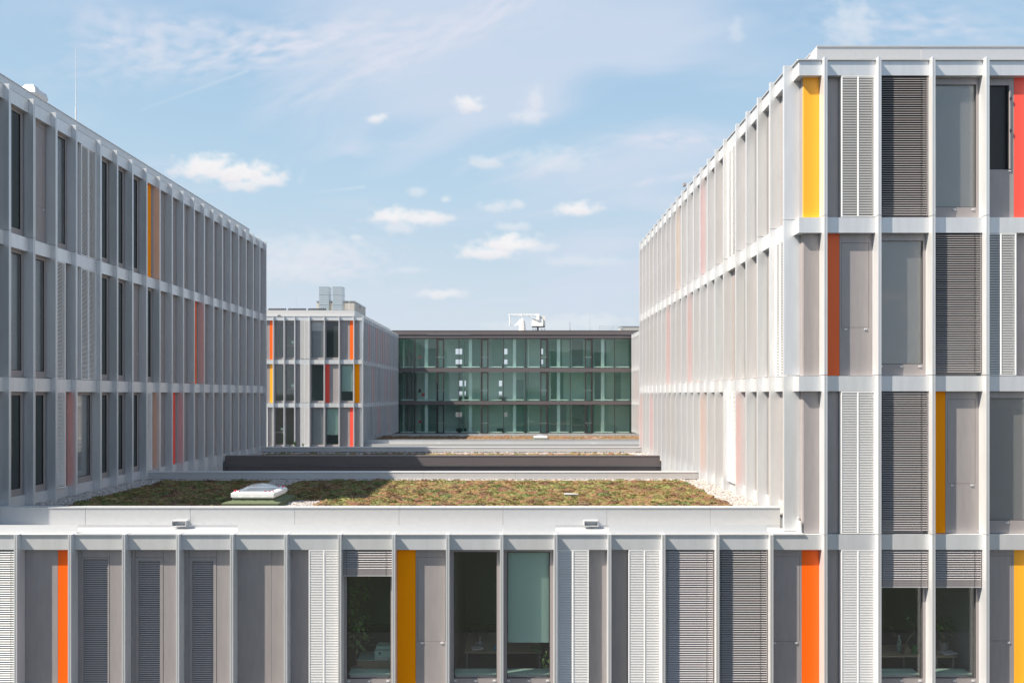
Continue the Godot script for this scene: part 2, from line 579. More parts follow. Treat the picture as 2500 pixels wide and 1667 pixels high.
func louvre(fr: Dictionary, u0: float, u1: float, v0: float, v1: float, m := "louvre_metal", pitch := 0.0413, mull := true, w := -LIN) -> void:
	var f := put("louvre", ring_mesh(u1 - u0, v1 - v0, 0.028, 0.028, 0.11), M[m], at(fr, (u0 + u1) / 2, (v0 + v1) / 2, w - 0.055), fr.root)
	if mull:
		var c := (u0 + u1) / 2
		bx(fr, "mullion", m, c - 0.017, c + 0.017, v0 + 0.028, v1 - 0.028, w - 0.06, w + 0.002, f)
	var key := "l%.3f,%.3f,%s" % [u1 - u0, v1 - v0, m]
	if not cache.has(key):
		var st := begin()
		var e := (u1 - u0) / 2 - 0.028
		var h := (v1 - v0) / 2 - 0.03
		var n := int(2 * h / pitch)
		for i in n:
			var y := h - pitch * (i + 0.45)
			# each blade: a short upright lip and a sheet rising behind it
			var l := pitch * 0.36
			quad(st, Vector3(-e, y - l, 0.0), Vector3(-e, y, 0.0), Vector3(e, y, 0.0), Vector3(e, y - l, 0.0))
			quad(st, Vector3(-e, y, 0.0), Vector3(-e, y + pitch * 0.36, -0.05), Vector3(e, y + pitch * 0.36, -0.05), Vector3(e, y, 0.0))
			quad(st, Vector3(-e, y + pitch * 0.36 - 0.002, -0.05), Vector3(-e, y - l, -0.002), Vector3(e, y - l, -0.002), Vector3(e, y + pitch * 0.36 - 0.002, -0.05))
		cache[key] = done(st)
	kind(put("louvre_blades", cache[key], M[m], at(fr, (u0 + u1) / 2, (v0 + v1) / 2, w - 0.006), f), "stuff")
	bx(fr, "louvre_back", "joint", u0 + 0.01, u1 - 0.01, v0 + 0.01, v1 - 0.01, w - 0.125, w - 0.11, f)


func grille(fr: Dictionary, u0: float, u1: float, v0: float, v1: float, rim: float) -> void:
	# a dark ventilation grille whose blades are parts
	var w := -REC + 0.006
	var f := put("grille", ring_mesh(u1 - u0, v1 - v0, rim, rim, 0.05), M.panel_grey, at(fr, (u0 + u1) / 2, (v0 + v1) / 2, w - 0.025), fr.root)
	bx(fr, "grille_back", "black", u0 + 0.01, u1 - 0.01, v0 + 0.01, v1 - 0.01, w - 0.10, w - 0.055, f)
	var n := int((v1 - v0 - 2 * rim) / 0.0546) + 1
	var mesh := slat_mesh(u1 - u0 - 2 * rim + 0.004, 0.036, 1.1)
	for i in n:
		put("grille_blade", mesh, M.panel_grey, at(fr, (u0 + u1) / 2, v1 - rim - 0.02 - 0.0546 * i, w - 0.03), f)


# photograph pixels to metres on the front facade
func fx(sx: float, w := REC) -> float:
	return (sx - VX) * (D + w) / F


func fy(sy: float, w := REC) -> float:
	return (VY - sy) * (D + w) / F


func px(sx: float, d: float) -> float:
	return (sx - VX) * d / F


func kx(k: float) -> float:
	# centre of front pier k
	return (36.3 + 132.05 * k - VX) * D / F


# ------------------------------------------------------------------ ground
func _ground() -> void:
	var st := begin()
	var s := 400.0
	quad(st, Vector3(-s, 0, s), Vector3(-s, 0, -s), Vector3(s, 0, -s), Vector3(s, 0, s))
	var g := put("ground", done(st), M.paving, Transform3D(Basis.IDENTITY, Vector3(0, GROUND, 0)), self)
	kind(g, "structure")
	var lw := begin()
	quad(lw, Vector3(-45, 0, 6), Vector3(-45, 0, -11), Vector3(45, 0, -11), Vector3(45, 0, 6))
	kind(put("lawn", done(lw), M.grass, Transform3D(Basis.IDENTITY, Vector3(0, GROUND + 0.02, 0)), self), "structure")


# ------------------------------------------------------------------ low link building with the green roof
func _link_building() -> void:
	var r := thing("link_building", "low white metal link building carrying the green roof between the two near blocks", "building", Vector3(-3.2, GROUND, -D))
	var fr := frame(r, Vector3(0, 0, -D), Vector3.RIGHT)
	var jt: float = J[3]
	var vb: float = J[4]
	var vt: float = jt - 0.398
	for k in range(-1, 16):
		if k < 15:
			pier(fr, kx(k), vb, jt + 0.012 if k < 14 else jt + 0.004, k % 2 == 0)
		if k < 15:
			lintel(fr, kx(k), kx(k + 1), jt)
	bx(fr, "plinth", "concrete", kx(-1), kx(15), GROUND, vb - 0.01, -0.5, -0.1)
	var e := 0.044
	# bay -1: closed pale blind
	blind(fr, kx(-1) + e, kx(0) - e, vb, vt, 0.36, 0.0, "white")
	_back(fr, -1)
	# bay 0: grey panel and orange strip
	panel(fr, "panel_grey", kx(0) + e, fx(140), vb, vt)
	panel(fr, "orange", fx(140), kx(1) - e, vb, vt, "orange_panel")
	_back(fr, 0)
	# bays 1 to 3: dark grilles
	for g in [[1, 198.5, 266.0, 1361.0, 0.035], [2, 329.5, 397.0, 1361.5, 0.075], [3, 461.0, 527.5, 1361.5, 0.075]]:
		var k: int = g[0]
		grille(fr, fx(g[1]), fx(g[2]), vb + 0.1, fy(g[3]), g[4])
		panel(fr, "panel_grey", kx(k) + e, fx(g[1]) - 0.004, vb, vt)
		panel(fr, "panel_grey", fx(g[2]) + 0.004, kx(k + 1) - e, vb, vt)
		panel(fr, "panel_grey", fx(g[1]) - 0.002, fx(g[2]) + 0.002, fy(g[3]) + 0.006, vt)
		_back(fr, k)
	# bay 4: plain panel in two boards
	panel(fr, "panel_grey", kx(4) + e, fx(662), vb, vt)
	panel(fr, "panel_grey", fx(662), kx(5) - e, vb, vt)
	_back(fr, 4)
	panel(fr, "panel_grey", kx(5) + e, fx(755), vb, vt)
	louvre(fr, fx(753, LIN), kx(6) - e, vb, vt - 0.005)
	_back(fr, 5)
	# bay 6: window with raised blind
	blind(fr, kx(6) + e, kx(7) - e, fy(1395, 0.16), vt, 0.42, 0.165)
	window(fr, kx(6) + e, kx(7) - e, vb, vt, {"foot": fy(1657) - vb, "side": 0.075, "caps": true})
	# bay 7: amber strip and flap
	panel(fr, "amber", kx(7) + e, fx(1014.5), vb, vt, "amber_panel")
	flap(fr, fx(1015), kx(8) - e, vb, vt, fx(1020), fx(1087), fy(1565), fy(1360))
	_back(fr, 7)
	# bays 8, 9: windows
	window(fr, kx(8) + e, kx(9) - e, vb, vt, {"foot": fy(1656) - vb, "side": 0.085, "caps": true})
	window(fr, kx(9) + e, kx(10) - e, vb, vt, {"foot": fy(1656) - vb, "side": 0.085, "caps": true, "behind": "screen_green", "drop": 0.728})
	# bays 10, 11: louvres
	louvre(fr, kx(10) + e + 0.002, fx(1438, LIN), vb, vt - 0.005)
	panel(fr, "panel_grey", fx(1440, LIN), kx(11) - e, vb, vt)
	_back(fr, 10)
	panel(fr, "panel_grey", kx(11) + e, fx(1535), vb, vt)
	louvre(fr, fx(1535, LIN), kx(12) - e, vb, vt - 0.005)
	_back(fr, 11)
	# bays 12, 13: full blinds over dark windows
	for k in [12, 13]:
		blind(fr, kx(k) + e, kx(k + 1) - e - 0.02, vb, vt, 0.5 if k == 12 else 0.24)
		window(fr, kx(k) + e, kx(k + 1) - e, vb, vt, {"foot": 0.3, "glass": "dark_glass"})
		_back(fr, k)
	# bay 14: flap and orange strip
	flap(fr, kx(14) + e, fx(1958), vb, vt, kx(14) + e + 0.01, fx(1953), fy(1565), fy(1359))
	panel(fr, "orange", fx(1958), kx(15) - e, vb, vt, "orange_panel")
	_back(fr, 14)
	# body: roof slab, rear wall, end walls, floor
	bx(fr, "roof_slab", "concrete", XL - 0.3, XR + 0.35, jt - 0.40, -3.27, -9.55, -0.94)
	bx(fr, "roof_edge_slab", "concrete", XL - 0.3, kx(15), jt - 0.40, jt - 0.025, -0.939, -0.34)
	bx(fr, "rear_wall", "render_wall", XL - 0.3, XR + 0.3, GROUND, jt - 0.41, -9.55, -9.3)
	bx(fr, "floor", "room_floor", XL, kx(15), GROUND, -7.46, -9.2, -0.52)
	bx(fr, "ceiling", "white", XL, kx(15), -4.02, jt - 0.405, -9.2, -0.52)
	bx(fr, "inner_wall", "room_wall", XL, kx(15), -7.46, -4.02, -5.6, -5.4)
	for k in [5.02, 8.02, 10.0]:
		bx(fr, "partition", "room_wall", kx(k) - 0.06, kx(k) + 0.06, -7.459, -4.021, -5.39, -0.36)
	# sheet covering on the roof edge: two-bay pieces, butt-jointed
	var seg := [-14.1, -11.26, -8.50, -5.76, -3.02, -0.29, 2.44, 5.17, 7.33]
	for i in seg.size() - 1:
		var a: float = seg[i] + 0.003
		var b: float = seg[i + 1] - 0.003
		bx(fr, "coping_sheet", "aluminium_sheet", a, b, jt - 0.022, jt + 0.002, -0.93, -0.105)
		if i < 7:
			bx(fr, "parapet_panel", "aluminium_sheet", a, minf(b, XR), -3.43, -2.985, -0.93, -0.90)
		else:
			bx(fr, "parapet_panel", "aluminium_sheet", a, XR + 0.06, -3.43, -2.985, -0.93, -0.90)
		bx(fr, "parapet_cap", "aluminium_sheet", a, minf(b, XR + 0.06), -2.984, -2.962, -1.18, -0.885)
		for q in 4:
			var u: float = lerpf(a, minf(b, XR), (q + 0.5) / 4.0)
			bx(fr, "screw", "steel", u - 0.009, u + 0.009, -3.385, -3.367, -0.9005, -0.894)
	bx(fr, "parapet_core", "membrane", -14.1, XR + 0.06, -3.5, -2.99, -1.16, -0.94)
	bx(fr, "upstand", "aluminium_sheet", -14.1, XR + 0.06, jt - 0.02, -3.425, -0.935, -0.91)
	# leaning cover strips along the edge, with gaps at the outlets
	for s in [[-14.1, fx(187, 0.22)], [fx(578, 0.22), fx(709, 0.22)], [fx(709, 0.22), fx(1227, 0.22)], [fx(1227, 0.22), fx(1357, 0.22)], [fx(1487, 0.22), fx(1747, 0.22)], [fx(1747, 0.22), fx(1875, 0.22)]]:
		var st := begin()
		var l: float = (s[1] - s[0]) / 2 - 0.003
		add_box(st, Vector3(-l, 0, -0.006), Vector3(l, 0.205, 0.0), Transform3D(Basis(Vector3.RIGHT, deg_to_rad(-13)), Vector3.ZERO))
		add_box(st, Vector3(-l, 0.0, -0.09), Vector3(l, 0.006, -0.006))
		put("cover_strip", done(st), M.aluminium_sheet, at(fr, (s[0] + s[1]) / 2, jt + 0.006, -0.22), r)
	for s in [fx(435.5, 0.75), fx(1443.5, 0.75)]:
		var o := put("roof_outlet", ring_mesh(0.37, 0.145, 0.013, 0.013, 0.2), M.aluminium_sheet, at(fr, s, -3.36, -0.85), r)
		bx(fr, "outlet_throat", "black", s - 0.16, s + 0.16, -3.41, -3.31, -0.94, -0.93, o)
	# stepped flashing where the coping meets the right block
	var fl := begin()
	add_box(fl, Vector3(-0.02, 0, 0), Vector3(0.02, 0.36, 0.13))
	add_box(fl, Vector3(-0.02, 0, 0.13), Vector3(0.02, 0.28, 0.3))
	put("flashing", done(fl), M.aluminium_sheet, at(fr, 7.29, jt + 0.004, -0.56), r)
	# parapet along the courtyard behind the green roof
	_inner_parapet(fr, XL, XR, -2.93, 26.8, r)


func _inner_parapet(fr: Dictionary, x0: float, x1: float, top: float, d: float, r: Node3D) -> void:
	var w: float = -fr.o.z
	var o := w - d
	var n := int((x1 - x0) / 3.05)
	for i in n:
		var a := lerpf(x0, x1, float(i) / n) + 0.003
		var b := lerpf(x0, x1, float(i + 1) / n) - 0.003
		bx(fr, "parapet_panel", "aluminium_sheet", a, b, top - 0.22, top, o - 0.03, o)
		bx(fr, "parapet_cap", "aluminium_sheet", a, b, top + 0.001, top + 0.02, o - 0.42, o + 0.012)
	bx(fr, "membrane_base", "membrane", x0, x1, top - 0.36, top - 0.02, o - 0.4, o - 0.035)
	bx(fr, "drip_edge", "aluminium_sheet", x0, x1, top - 0.236, top - 0.223, o - 0.03, o + 0.02)


func _back(fr: Dictionary, k: int) -> void:
	bx(fr, "backing_wall", "joint", kx(k) - 0.01, kx(k + 1) - 0.012, J[4], J[3] - 0.41, -0.5, -0.36)


# ------------------------------------------------------------------ right block
func _right_block() -> void:
	var r := thing("office_block", "tall white metal office block at the right with yellow, orange and red panels", "building", Vector3(7.8, GROUND, -D))
	var fr := frame(r, Vector3(0, 0, -D), Vector3.RIGHT)
	var e := 0.044
	# solid body, hollow behind the two lowest windows
	bx(fr, "core", "render_wall", 7.345, 19.0, -3.9, 8.2, -21.9, -0.335)
	bx(fr, "core", "render_wall", 7.345, kx(16) - 0.05, GROUND, -3.901, -21.9, -0.51)
	bx(fr, "core", "render_wall", kx(18) + 0.05, 19.0, GROUND, -3.901, -21.9, -0.36)
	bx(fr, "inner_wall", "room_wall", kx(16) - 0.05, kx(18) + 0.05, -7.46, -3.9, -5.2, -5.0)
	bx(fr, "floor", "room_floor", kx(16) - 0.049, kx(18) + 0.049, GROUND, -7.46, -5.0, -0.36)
	bx(fr, "core", "joint", kx(15), kx(16), J[4], J[3] - 0.41, -0.505, -0.36)
	bx(fr, "plinth", "concrete", kx(15) + 0.01, 19.0, GROUND, J[4] - 0.01, -0.5, -0.1)
	for s in 4:
		var jt: float = J[s]
		var vb: float = J[s + 1]
		var vt: float = jt - 0.398
		for k in range(15, 23):
			pier(fr, kx(k), vb + 0.014, jt + (0.012 if s == 0 else 0.0), k % 2 == 1)
			if k < 22:
				lintel(fr, kx(k), kx(k + 1), jt)
		if s < 3:
			# corner bay: front panel, return and the lintel that turns the corner
			panel(fr, ["yellow", "panel_grey", "panel_grey"][s], 7.345, kx(15) - e, vb, vt, ["yellow_panel", "panel", "panel"][s])
			bx(fr, "corner_panel", "panel_grey", 7.34, 7.38, vb, vt, -0.56, -REC - 0.042)
			bx(fr, "corner_fin", "aluminium", 7.2, 7.339, vb + 0.014, vt, -0.56, -0.478)
			_corner_lintel(fr, r, jt)
		for k in range(19, 22):
			panel(fr, ["red", "yellow", "amber", "orange"][(k + s) % 4] if k != 20 else "panel_grey", kx(k) + (0.045 if k > 19 or s == 1 else 0.06), kx(k + 1) - e, vb, vt)
	var S := []
	for s in 4:
		S.append([J[s + 1] + 0.0, J[s] - 0.398])
	# top storey
	panel(fr, "panel_grey", kx(15) + e, fx(2058), S[0][0], S[0][1])
	louvre(fr, fx(2055.6, LIN), kx(16) - e, S[0][0] + 0.005, S[0][1] - 0.005)
	_dark_blind(fr, 16, S[0], 0.5)
	window(fr, kx(17) + e, kx(18) - e, S[0][0], S[0][1], {"side": 0.07, "foot": fy(506) - S[0][0], "caps": true, "behind": "screen_grey"})
	_head(fr, 17, S[0])
	_open_window(fr, S[0])
	panel(fr, "red", fx(2477), kx(19) - e, S[0][0], S[0][1], "red_panel")
	# second storey
	panel(fr, "orange_red", kx(15) + e, fx(2050.5), S[1][0], S[1][1], "orange_panel")
	flap(fr, fx(2050.7), kx(16) - e, S[1][0], S[1][1], fx(2055.5), fx(2122), fy(799), fy(593))
	window(fr, kx(16) + e, kx(17) - e, S[1][0], S[1][1], {"side": 0.07, "foot": fy(889) - S[1][0], "caps": true, "behind": "screen_grey"})
	_head(fr, 16, S[1])
	_dark_blind(fr, 17, S[1], 0.42)
	louvre(fr, kx(18) + e + 0.002, fx(2483, LIN), S[1][0] + 0.005, S[1][1] - 0.005)
	panel(fr, "panel_grey", fx(2485, LIN), kx(19) - e, S[1][0], S[1][1])
	# third storey
	panel(fr, "panel_grey", kx(15) + e, fx(2057), S[2][0], S[2][1])
	louvre(fr, fx(2054.6, LIN), kx(16) - e, S[2][0] + 0.005, S[2][1] - 0.005)
	_dark_blind(fr, 16, S[2], 0.28)
	panel(fr, "amber", kx(17) + e, fx(2309.5), S[2][0], S[2][1], "amber_panel")
	flap(fr, fx(2309.7), kx(18) - e, S[2][0], S[2][1], fx(2315), fx(2382), fy(1180), fy(975))
	window(fr, kx(18) + e, kx(19) - e, S[2][0], S[2][1], {"side": 0.07, "foot": fy(1270) - S[2][0], "caps": true, "behind": "screen_grey"})
	_head(fr, 18, S[2])
	# lowest storey
	panel(fr, "panel_grey", kx(15) + e, fx(2056), S[3][0], S[3][1])
	louvre(fr, fx(2055, LIN), kx(16) - e, S[3][0], S[3][1] - 0.005)
	for k in [16, 17]:
		blind(fr, kx(k) + e, kx(k + 1) - e - 0.02, fy(1420, 0.17), S[3][1], 0.40, 0.165)
		window(fr, kx(k) + e, kx(k + 1) - e, S[3][0], S[3][1], {"foot": fy(1656) - S[3][0], "side": 0.075, "caps": true})
	flap(fr, kx(18) + e, fx(2477), S[3][0], S[3][1], kx(18) + e + 0.01, fx(2472), fy(1564), fy(1357))
	panel(fr, "yellow", fx(2477), kx(19) - e, S[3][0], S[3][1], "yellow_panel")
	# roof edge
	var jt0: float = J[0]
	for k in range(15, 22):
		bx(fr, "coping_sheet", "aluminium_sheet", kx(k) + 0.0435, kx(k + 1) - 0.0435, jt0 - 0.03, jt0 - 0.002, -1.0, -0.105)
	for i in 4:
		var a := 7.97 + i * 2.74
		bx(fr, "parapet_panel", "aluminium_sheet", a, a + 2.735, jt0 - 0.02, 9.14, -1.0, -0.95)
		bx(fr, "parapet_cap", "aluminium_sheet", a, a + 2.735, 9.141, 9.165, -1.35, -0.93)
	bx(fr, "parapet_side", "aluminium_sheet", 7.97, 8.02, jt0 - 0.02, 9.139, -21.4, -1.002)
	bx(fr, "parapet_cap", "aluminium_sheet", 7.95, 8.3, 9.14, 9.164, -21.4, -1.351)
	# the wall along the courtyard: u runs towards the camera
	var sd := frame(r, Vector3(XR, 0, 0), Vector3.BACK)
	var dk := []
	for k in 22:
		dk.append(18.37 + 0.99 * k + (0.33 if k >= 5 else 0.0))
	_side_wall(sd, dk, -1.0, J, [-3.22], {
		"0:1": "window", "0:2": "window", "0:4": "louvre", "0:7": "red", "0:11": "yellow",
		"1:0": "louvre", "1:1": "window", "1:3": "window", "1:2": "panel", "1:9": "orange", "1:13": "red", "1:5": "window",
		"2:1": "window", "2:2": "window", "2:3": "orange", "2:4": "louvre", "2:7": "amber", "2:17": "red", "2:20": "orange", "2:5": "panel",
	})
	# side coping from corner to end
	bx(sd, "coping_sheet", "aluminium_sheet", -39.7, -18.42, jt0 - 0.03, jt0 - 0.002, -1.09, -0.105)


func _corner_lintel(fr: Dictionary, r: Node3D, jt: float) -> void:
	var st := begin()
	# plan of the lintel that turns the corner, x against depth behind the pier faces
	_prism(st, [Vector2(7.17, -0.53), Vector2(7.17, -LIN - 0.01), Vector2(7.18, -LIN), Vector2(kx(15) - 0.0435, -LIN), Vector2(kx(15) - 0.0435, -0.332), Vector2(7.36, -0.332), Vector2(7.36, -0.53)], -0.386, 0.0)
	put("lintel", done(st), M.aluminium, at(fr, 0, jt - 0.012, 0), r)
	if jt == J[0]:
		var c := begin()
		_prism(c, [Vector2(7.13, -0.535), Vector2(7.13, -LIN + 0.02), Vector2(7.145, -LIN + 0.035), Vector2(kx(15) - 0.0435, -LIN + 0.035), Vector2(kx(15) - 0.0435, -1.0), Vector2(7.5, -1.0), Vector2(7.5, -0.535)], -0.03, 0.0)
		put("coping_sheet", done(c), M.aluminium_sheet, at(fr, 0, jt - 0.002, 0), r)


func _head(fr: Dictionary, k: int, s: Array) -> void:
	# grey strip above a pane
	bx(fr, "head_panel", "panel_grey", kx(k) + 0.046, kx(k + 1) - 0.046, s[1] - 0.17, s[1] - 0.002, -REC - 0.02, -REC + 0.004)


func _dark_blind(fr: Dictionary, k: int, s: Array, tilt: float) -> void:
	blind(fr, kx(k) + 0.044, kx(k + 1) - 0.064, s[0] + 0.02, s[1], tilt)
	window(fr, kx(k) + 0.044, kx(k + 1) - 0.044, s[0], s[1], {"glass": "dark_glass", "foot": 0.3})


func _open_window(fr: Dictionary, s: Array) -> void:
	# a vent flap standing open inwards beside the red strip
	var u0 := kx(18) + 0.044
	var u1 := fx(2476.5)
	var o0 := fx(2400)
	var o1 := fx(2469)
	var e1 := fy(208)
	var e0 := fy(414)
	var c := Vector3((u0 + u1) / 2, (s[0] + s[1]) / 2, 0)
	var st := begin()
	add_box(st, Vector3(u0, s[0], -0.04) - c, Vector3(u1, e0, 0) - c)
	add_box(st, Vector3(u0, e1, -0.04) - c, Vector3(u1, s[1], 0) - c)
	add_box(st, Vector3(o1, e0, -0.04) - c, Vector3(u1, e1, 0) - c)
	var p := put("flap_surround", done(st), M.panel_grey, at(fr, c.x, c.y, -REC), fr.root)
	bx(fr, "opening", "black", o0 + 0.03, o1, e0, e1, -REC - 0.054, -REC - 0.045, p)  # black plate put in for the unlit room behind the open flap
	bx(fr, "open_flap", "frame_grey", o1 - 0.055, o1 - 0.015, e0 + 0.01, e1 - 0.01, -REC - 0.044, -REC + 0.03, p)
	bx(fr, "flap_edge_seal", "joint", o1 - 0.085, o1 - 0.056, e0 + 0.01, e1 - 0.01, -REC - 0.044, -REC + 0.01, p)
	for v in [fy(242), fy(320)]:
		bx(fr, "hinge", "black", o1 - 0.05, o1 - 0.005, v - 0.035, v + 0.035, -REC + 0.031, -REC + 0.05, p)
	bx(fr, "hinge_cap", "aluminium", o1 - 0.06, o1 + 0.0, e0 - 0.05, e0 - 0.02, -REC, -REC + 0.02, p)


func _side_wall(sd: Dictionary, dk: Array, sgn: float, joints: Array, foot: Array, plan: Dictionary) -> void:
	# a wall running away from the camera. sgn is the sign of u for growing depth
	var last := joints.size() - 2
	for s in 3:
		var jt: float = joints[s]
		var vb: float = joints[s + 1] if s < 2 else foot[0]
		var vt: float = jt - 0.398
		for k in dk.size():
			if s == 2:
				# near the front the wall stands on the link's edge, along the inner courtyard it runs on down
				var dm: float = dk[k] if joints == J else 0.0
				vb = foot[0]
				if joints == J and k == 0:
					vb = -3.495
				elif dm > 26.6 and dm < 34.4:
					vb = -7.4
			pier(sd, sgn * dk[k], vb + (0.014 if s < 2 else 0.0), jt + (0.012 if s == 0 else 0.0), k % 2 == 0)
			if k == dk.size() - 1:
				continue
			var a: float = minf(sgn * dk[k], sgn * dk[k + 1])
			var b: float = maxf(sgn * dk[k], sgn * dk[k + 1])
			lintel(sd, a, b, jt)
			a += 0.044
			b -= 0.044
			var pb := vb
			if s == 2:
				# skirting panel above the roof covering
				bx(sd, "skirting_panel", "aluminium", a, b, vb, foot[0] + 0.36, -REC - 0.04, -REC + 0.05)
				pb = foot[0] + 0.362
			var what: String = plan.get("%d:%d" % [s, k], "panel")
			match what:
				"panel":
					panel(sd, "panel_grey", a, b, pb, vt)
				"flap":
					flap(sd, a, b, pb, vt, a + 0.05, b - 0.05, lerpf(pb, vt, 0.3), vt - 0.15)
				"window":
					# a dark gap stays open between the frame and the far pier
					if sgn > 0.0:
						window(sd, a, b - 0.035, pb, vt, {"side": 0.10, "foot": 0.2, "glass": "dark_glass"})
					else:
						window(sd, a + 0.035, b, pb, vt, {"side": 0.10, "foot": 0.2, "behind": "added_pale_screen"})  # pale screen added behind the glass to brighten the pier beside it
					bx(sd, "backing_wall", "joint", a, b, pb, vt, -0.42, -0.4)
				"screen":
					window(sd, a, b, pb, vt, {"side": 0.10, "foot": 0.2, "behind": "screen_grey"})
				"louvre":
					# the louvre takes the half of the bay that shows, a panel the rest
					var split := lerpf(a, b, 0.34)
					if sgn < 0.0:
						split = lerpf(b, a, 0.34)
						panel(sd, "panel_grey", split, b, pb, vt)
						louvre(sd, a + 0.002, split - 0.005, pb + 0.004, vt - 0.005)
					else:
						panel(sd, "panel_grey", a, split, pb, vt)
						louvre(sd, split + 0.005, b - 0.002, pb + 0.004, vt - 0.005)
				"louvre_orange", "louvre_amber", "louvre_panel_grey":
					var w1 := a + 0.61
					var w2 := minf(a + 0.86, b - 0.03)
					louvre(sd, a + 0.002, w1, pb + 0.004, vt - 0.005, "louvre_metal", 0.0413, false)
					panel(sd, what.substr(7), w1 + 0.004, w2, pb, vt, what.substr(7) + "_panel")
					panel(sd, "panel_grey", w2 + 0.002, b, pb, vt)
				_:
					# a coloured strip on the near side of the bay, grey beyond it
					if sgn > 0.0:
						panel(sd, what, a, a + 0.80, pb, vt, what.trim_suffix("_red") + "_panel")
						panel(sd, "panel_grey", a + 0.802, b, pb, vt)
					else:
						panel(sd, what, b - 0.42, b, pb, vt, what.trim_suffix("_red") + "_panel")
						panel(sd, "panel_grey", a, b - 0.422, pb, vt)


# ------------------------------------------------------------------ left block
func _left_block() -> void:
	var r := thing("office_block", "shaded grey metal office block at the left beside the green roof", "building", Vector3(-14.1, GROUND, -D))
	var fr := frame(r, Vector3(0, 0, -D), Vector3.RIGHT)
	bx(fr, "core", "render_wall", -26.0, XL - 0.415, GROUND, 8.2, -21.9, -0.335)
	bx(fr, "front_panel", "panel_grey", -26.0, XL - 0.41, GROUND, 8.0, -0.334, -REC)
	for s in 4:
		for k in 4:
			var u := XL - 0.75 - 1.35 * k
			pier(fr, u, J[s + 1] + 0.014, J[s] + (0.012 if s == 0 else 0.0))
			bx(fr, "lintel", "aluminium", u + 0.0435, u + 1.35 - 0.0435 if k > 0 else XL - 0.24, J[s] - 0.398, J[s] - 0.012, -0.333, -LIN)
	var sd := frame(r, Vector3(XL, 0, 0), Vector3.FORWARD)
	var dk := []
	for k in 22:
		dk.append(18.46 + 0.99 * k + (0.33 if k >= 5 else 0.0))
	_side_wall(sd, dk, 1.0, J, [-3.22], {
		"0:0": "window", "0:1": "window", "0:2": "flap", "0:3": "screen", "0:4": "louvre", "0:5": "window", "0:6": "window", "0:7": "window", "0:8": "amber",
		"1:0": "window", "1:1": "screen", "1:2": "screen", "1:3": "louvre_panel_grey", "1:4": "louvre", "1:5": "window", "1:6": "window", "1:7": "flap", "1:8": "window", "1:12": "orange",
		"2:0": "window", "2:1": "window", "2:2": "window", "2:3": "louvre_orange", "2:4": "screen", "2:5": "window", "2:6": "window", "2:7": "window", "2:8": "louvre_amber", "2:10": "red",
	})
	var jt0: float = J[0]
	bx(sd, "coping_sheet", "aluminium_sheet", 18.0, 39.9, jt0 - 0.03, jt0 - 0.002, -1.1, -0.132)
	bx(sd, "parapet_side", "aluminium_sheet", 18.6, 39.6, jt0 - 0.001, 9.14, -1.0, -0.95)
	bx(sd, "parapet_cap", "aluminium_sheet", 18.6, 39.6, 9.141, 9.165, -1.3, -0.93)
	bx(fr, "parapet_front", "aluminium_sheet", -26.0, XL - 0.95, jt0 - 0.02, 9.14, -1.0, -0.95)


# ------------------------------------------------------------------ rear part of the near link, seen over the courtyard
func _rear_link() -> void:
	var r := thing("rear_link_building", "low building behind the inner courtyard with a dark brown fascia along its edge", "building", Vector3(-3.4, GROUND, -33.9))
	var fr := frame(r, Vector3(0, 0, -33.9), Vector3.RIGHT)
	var n := 7
	for i in n:
		var a := lerpf(XL, XR, float(i) / n) + 0.003
		var b := lerpf(XL, XR, float(i + 1) / n) - 0.003
		bx(fr, "fascia_board", "brown_fascia", a, b, -3.36, -2.93, -0.04, 0.0)
		bx(fr, "fascia_foot", "brown_fascia", a, b, -3.62, -3.375, -0.09, -0.05)
	bx(fr, "fascia_cap", "brown_fascia", XL, XR, -2.929, -2.905, -0.35, 0.015)
	bx(fr, "fascia_core", "joint", XL, XR, -3.7, -2.94, -0.3, -0.092)
	bx(fr, "drip_rail", "steel", XL, XR + 0.25, -3.39, -3.378, -0.05, 0.02)
	bx(fr, "body", "render_wall", XL - 0.3, XR + 0.3, GROUND, -3.25, -5.4, -0.31)
	_inner_parapet(fr, XL, XR, -2.88, 38.8, r)


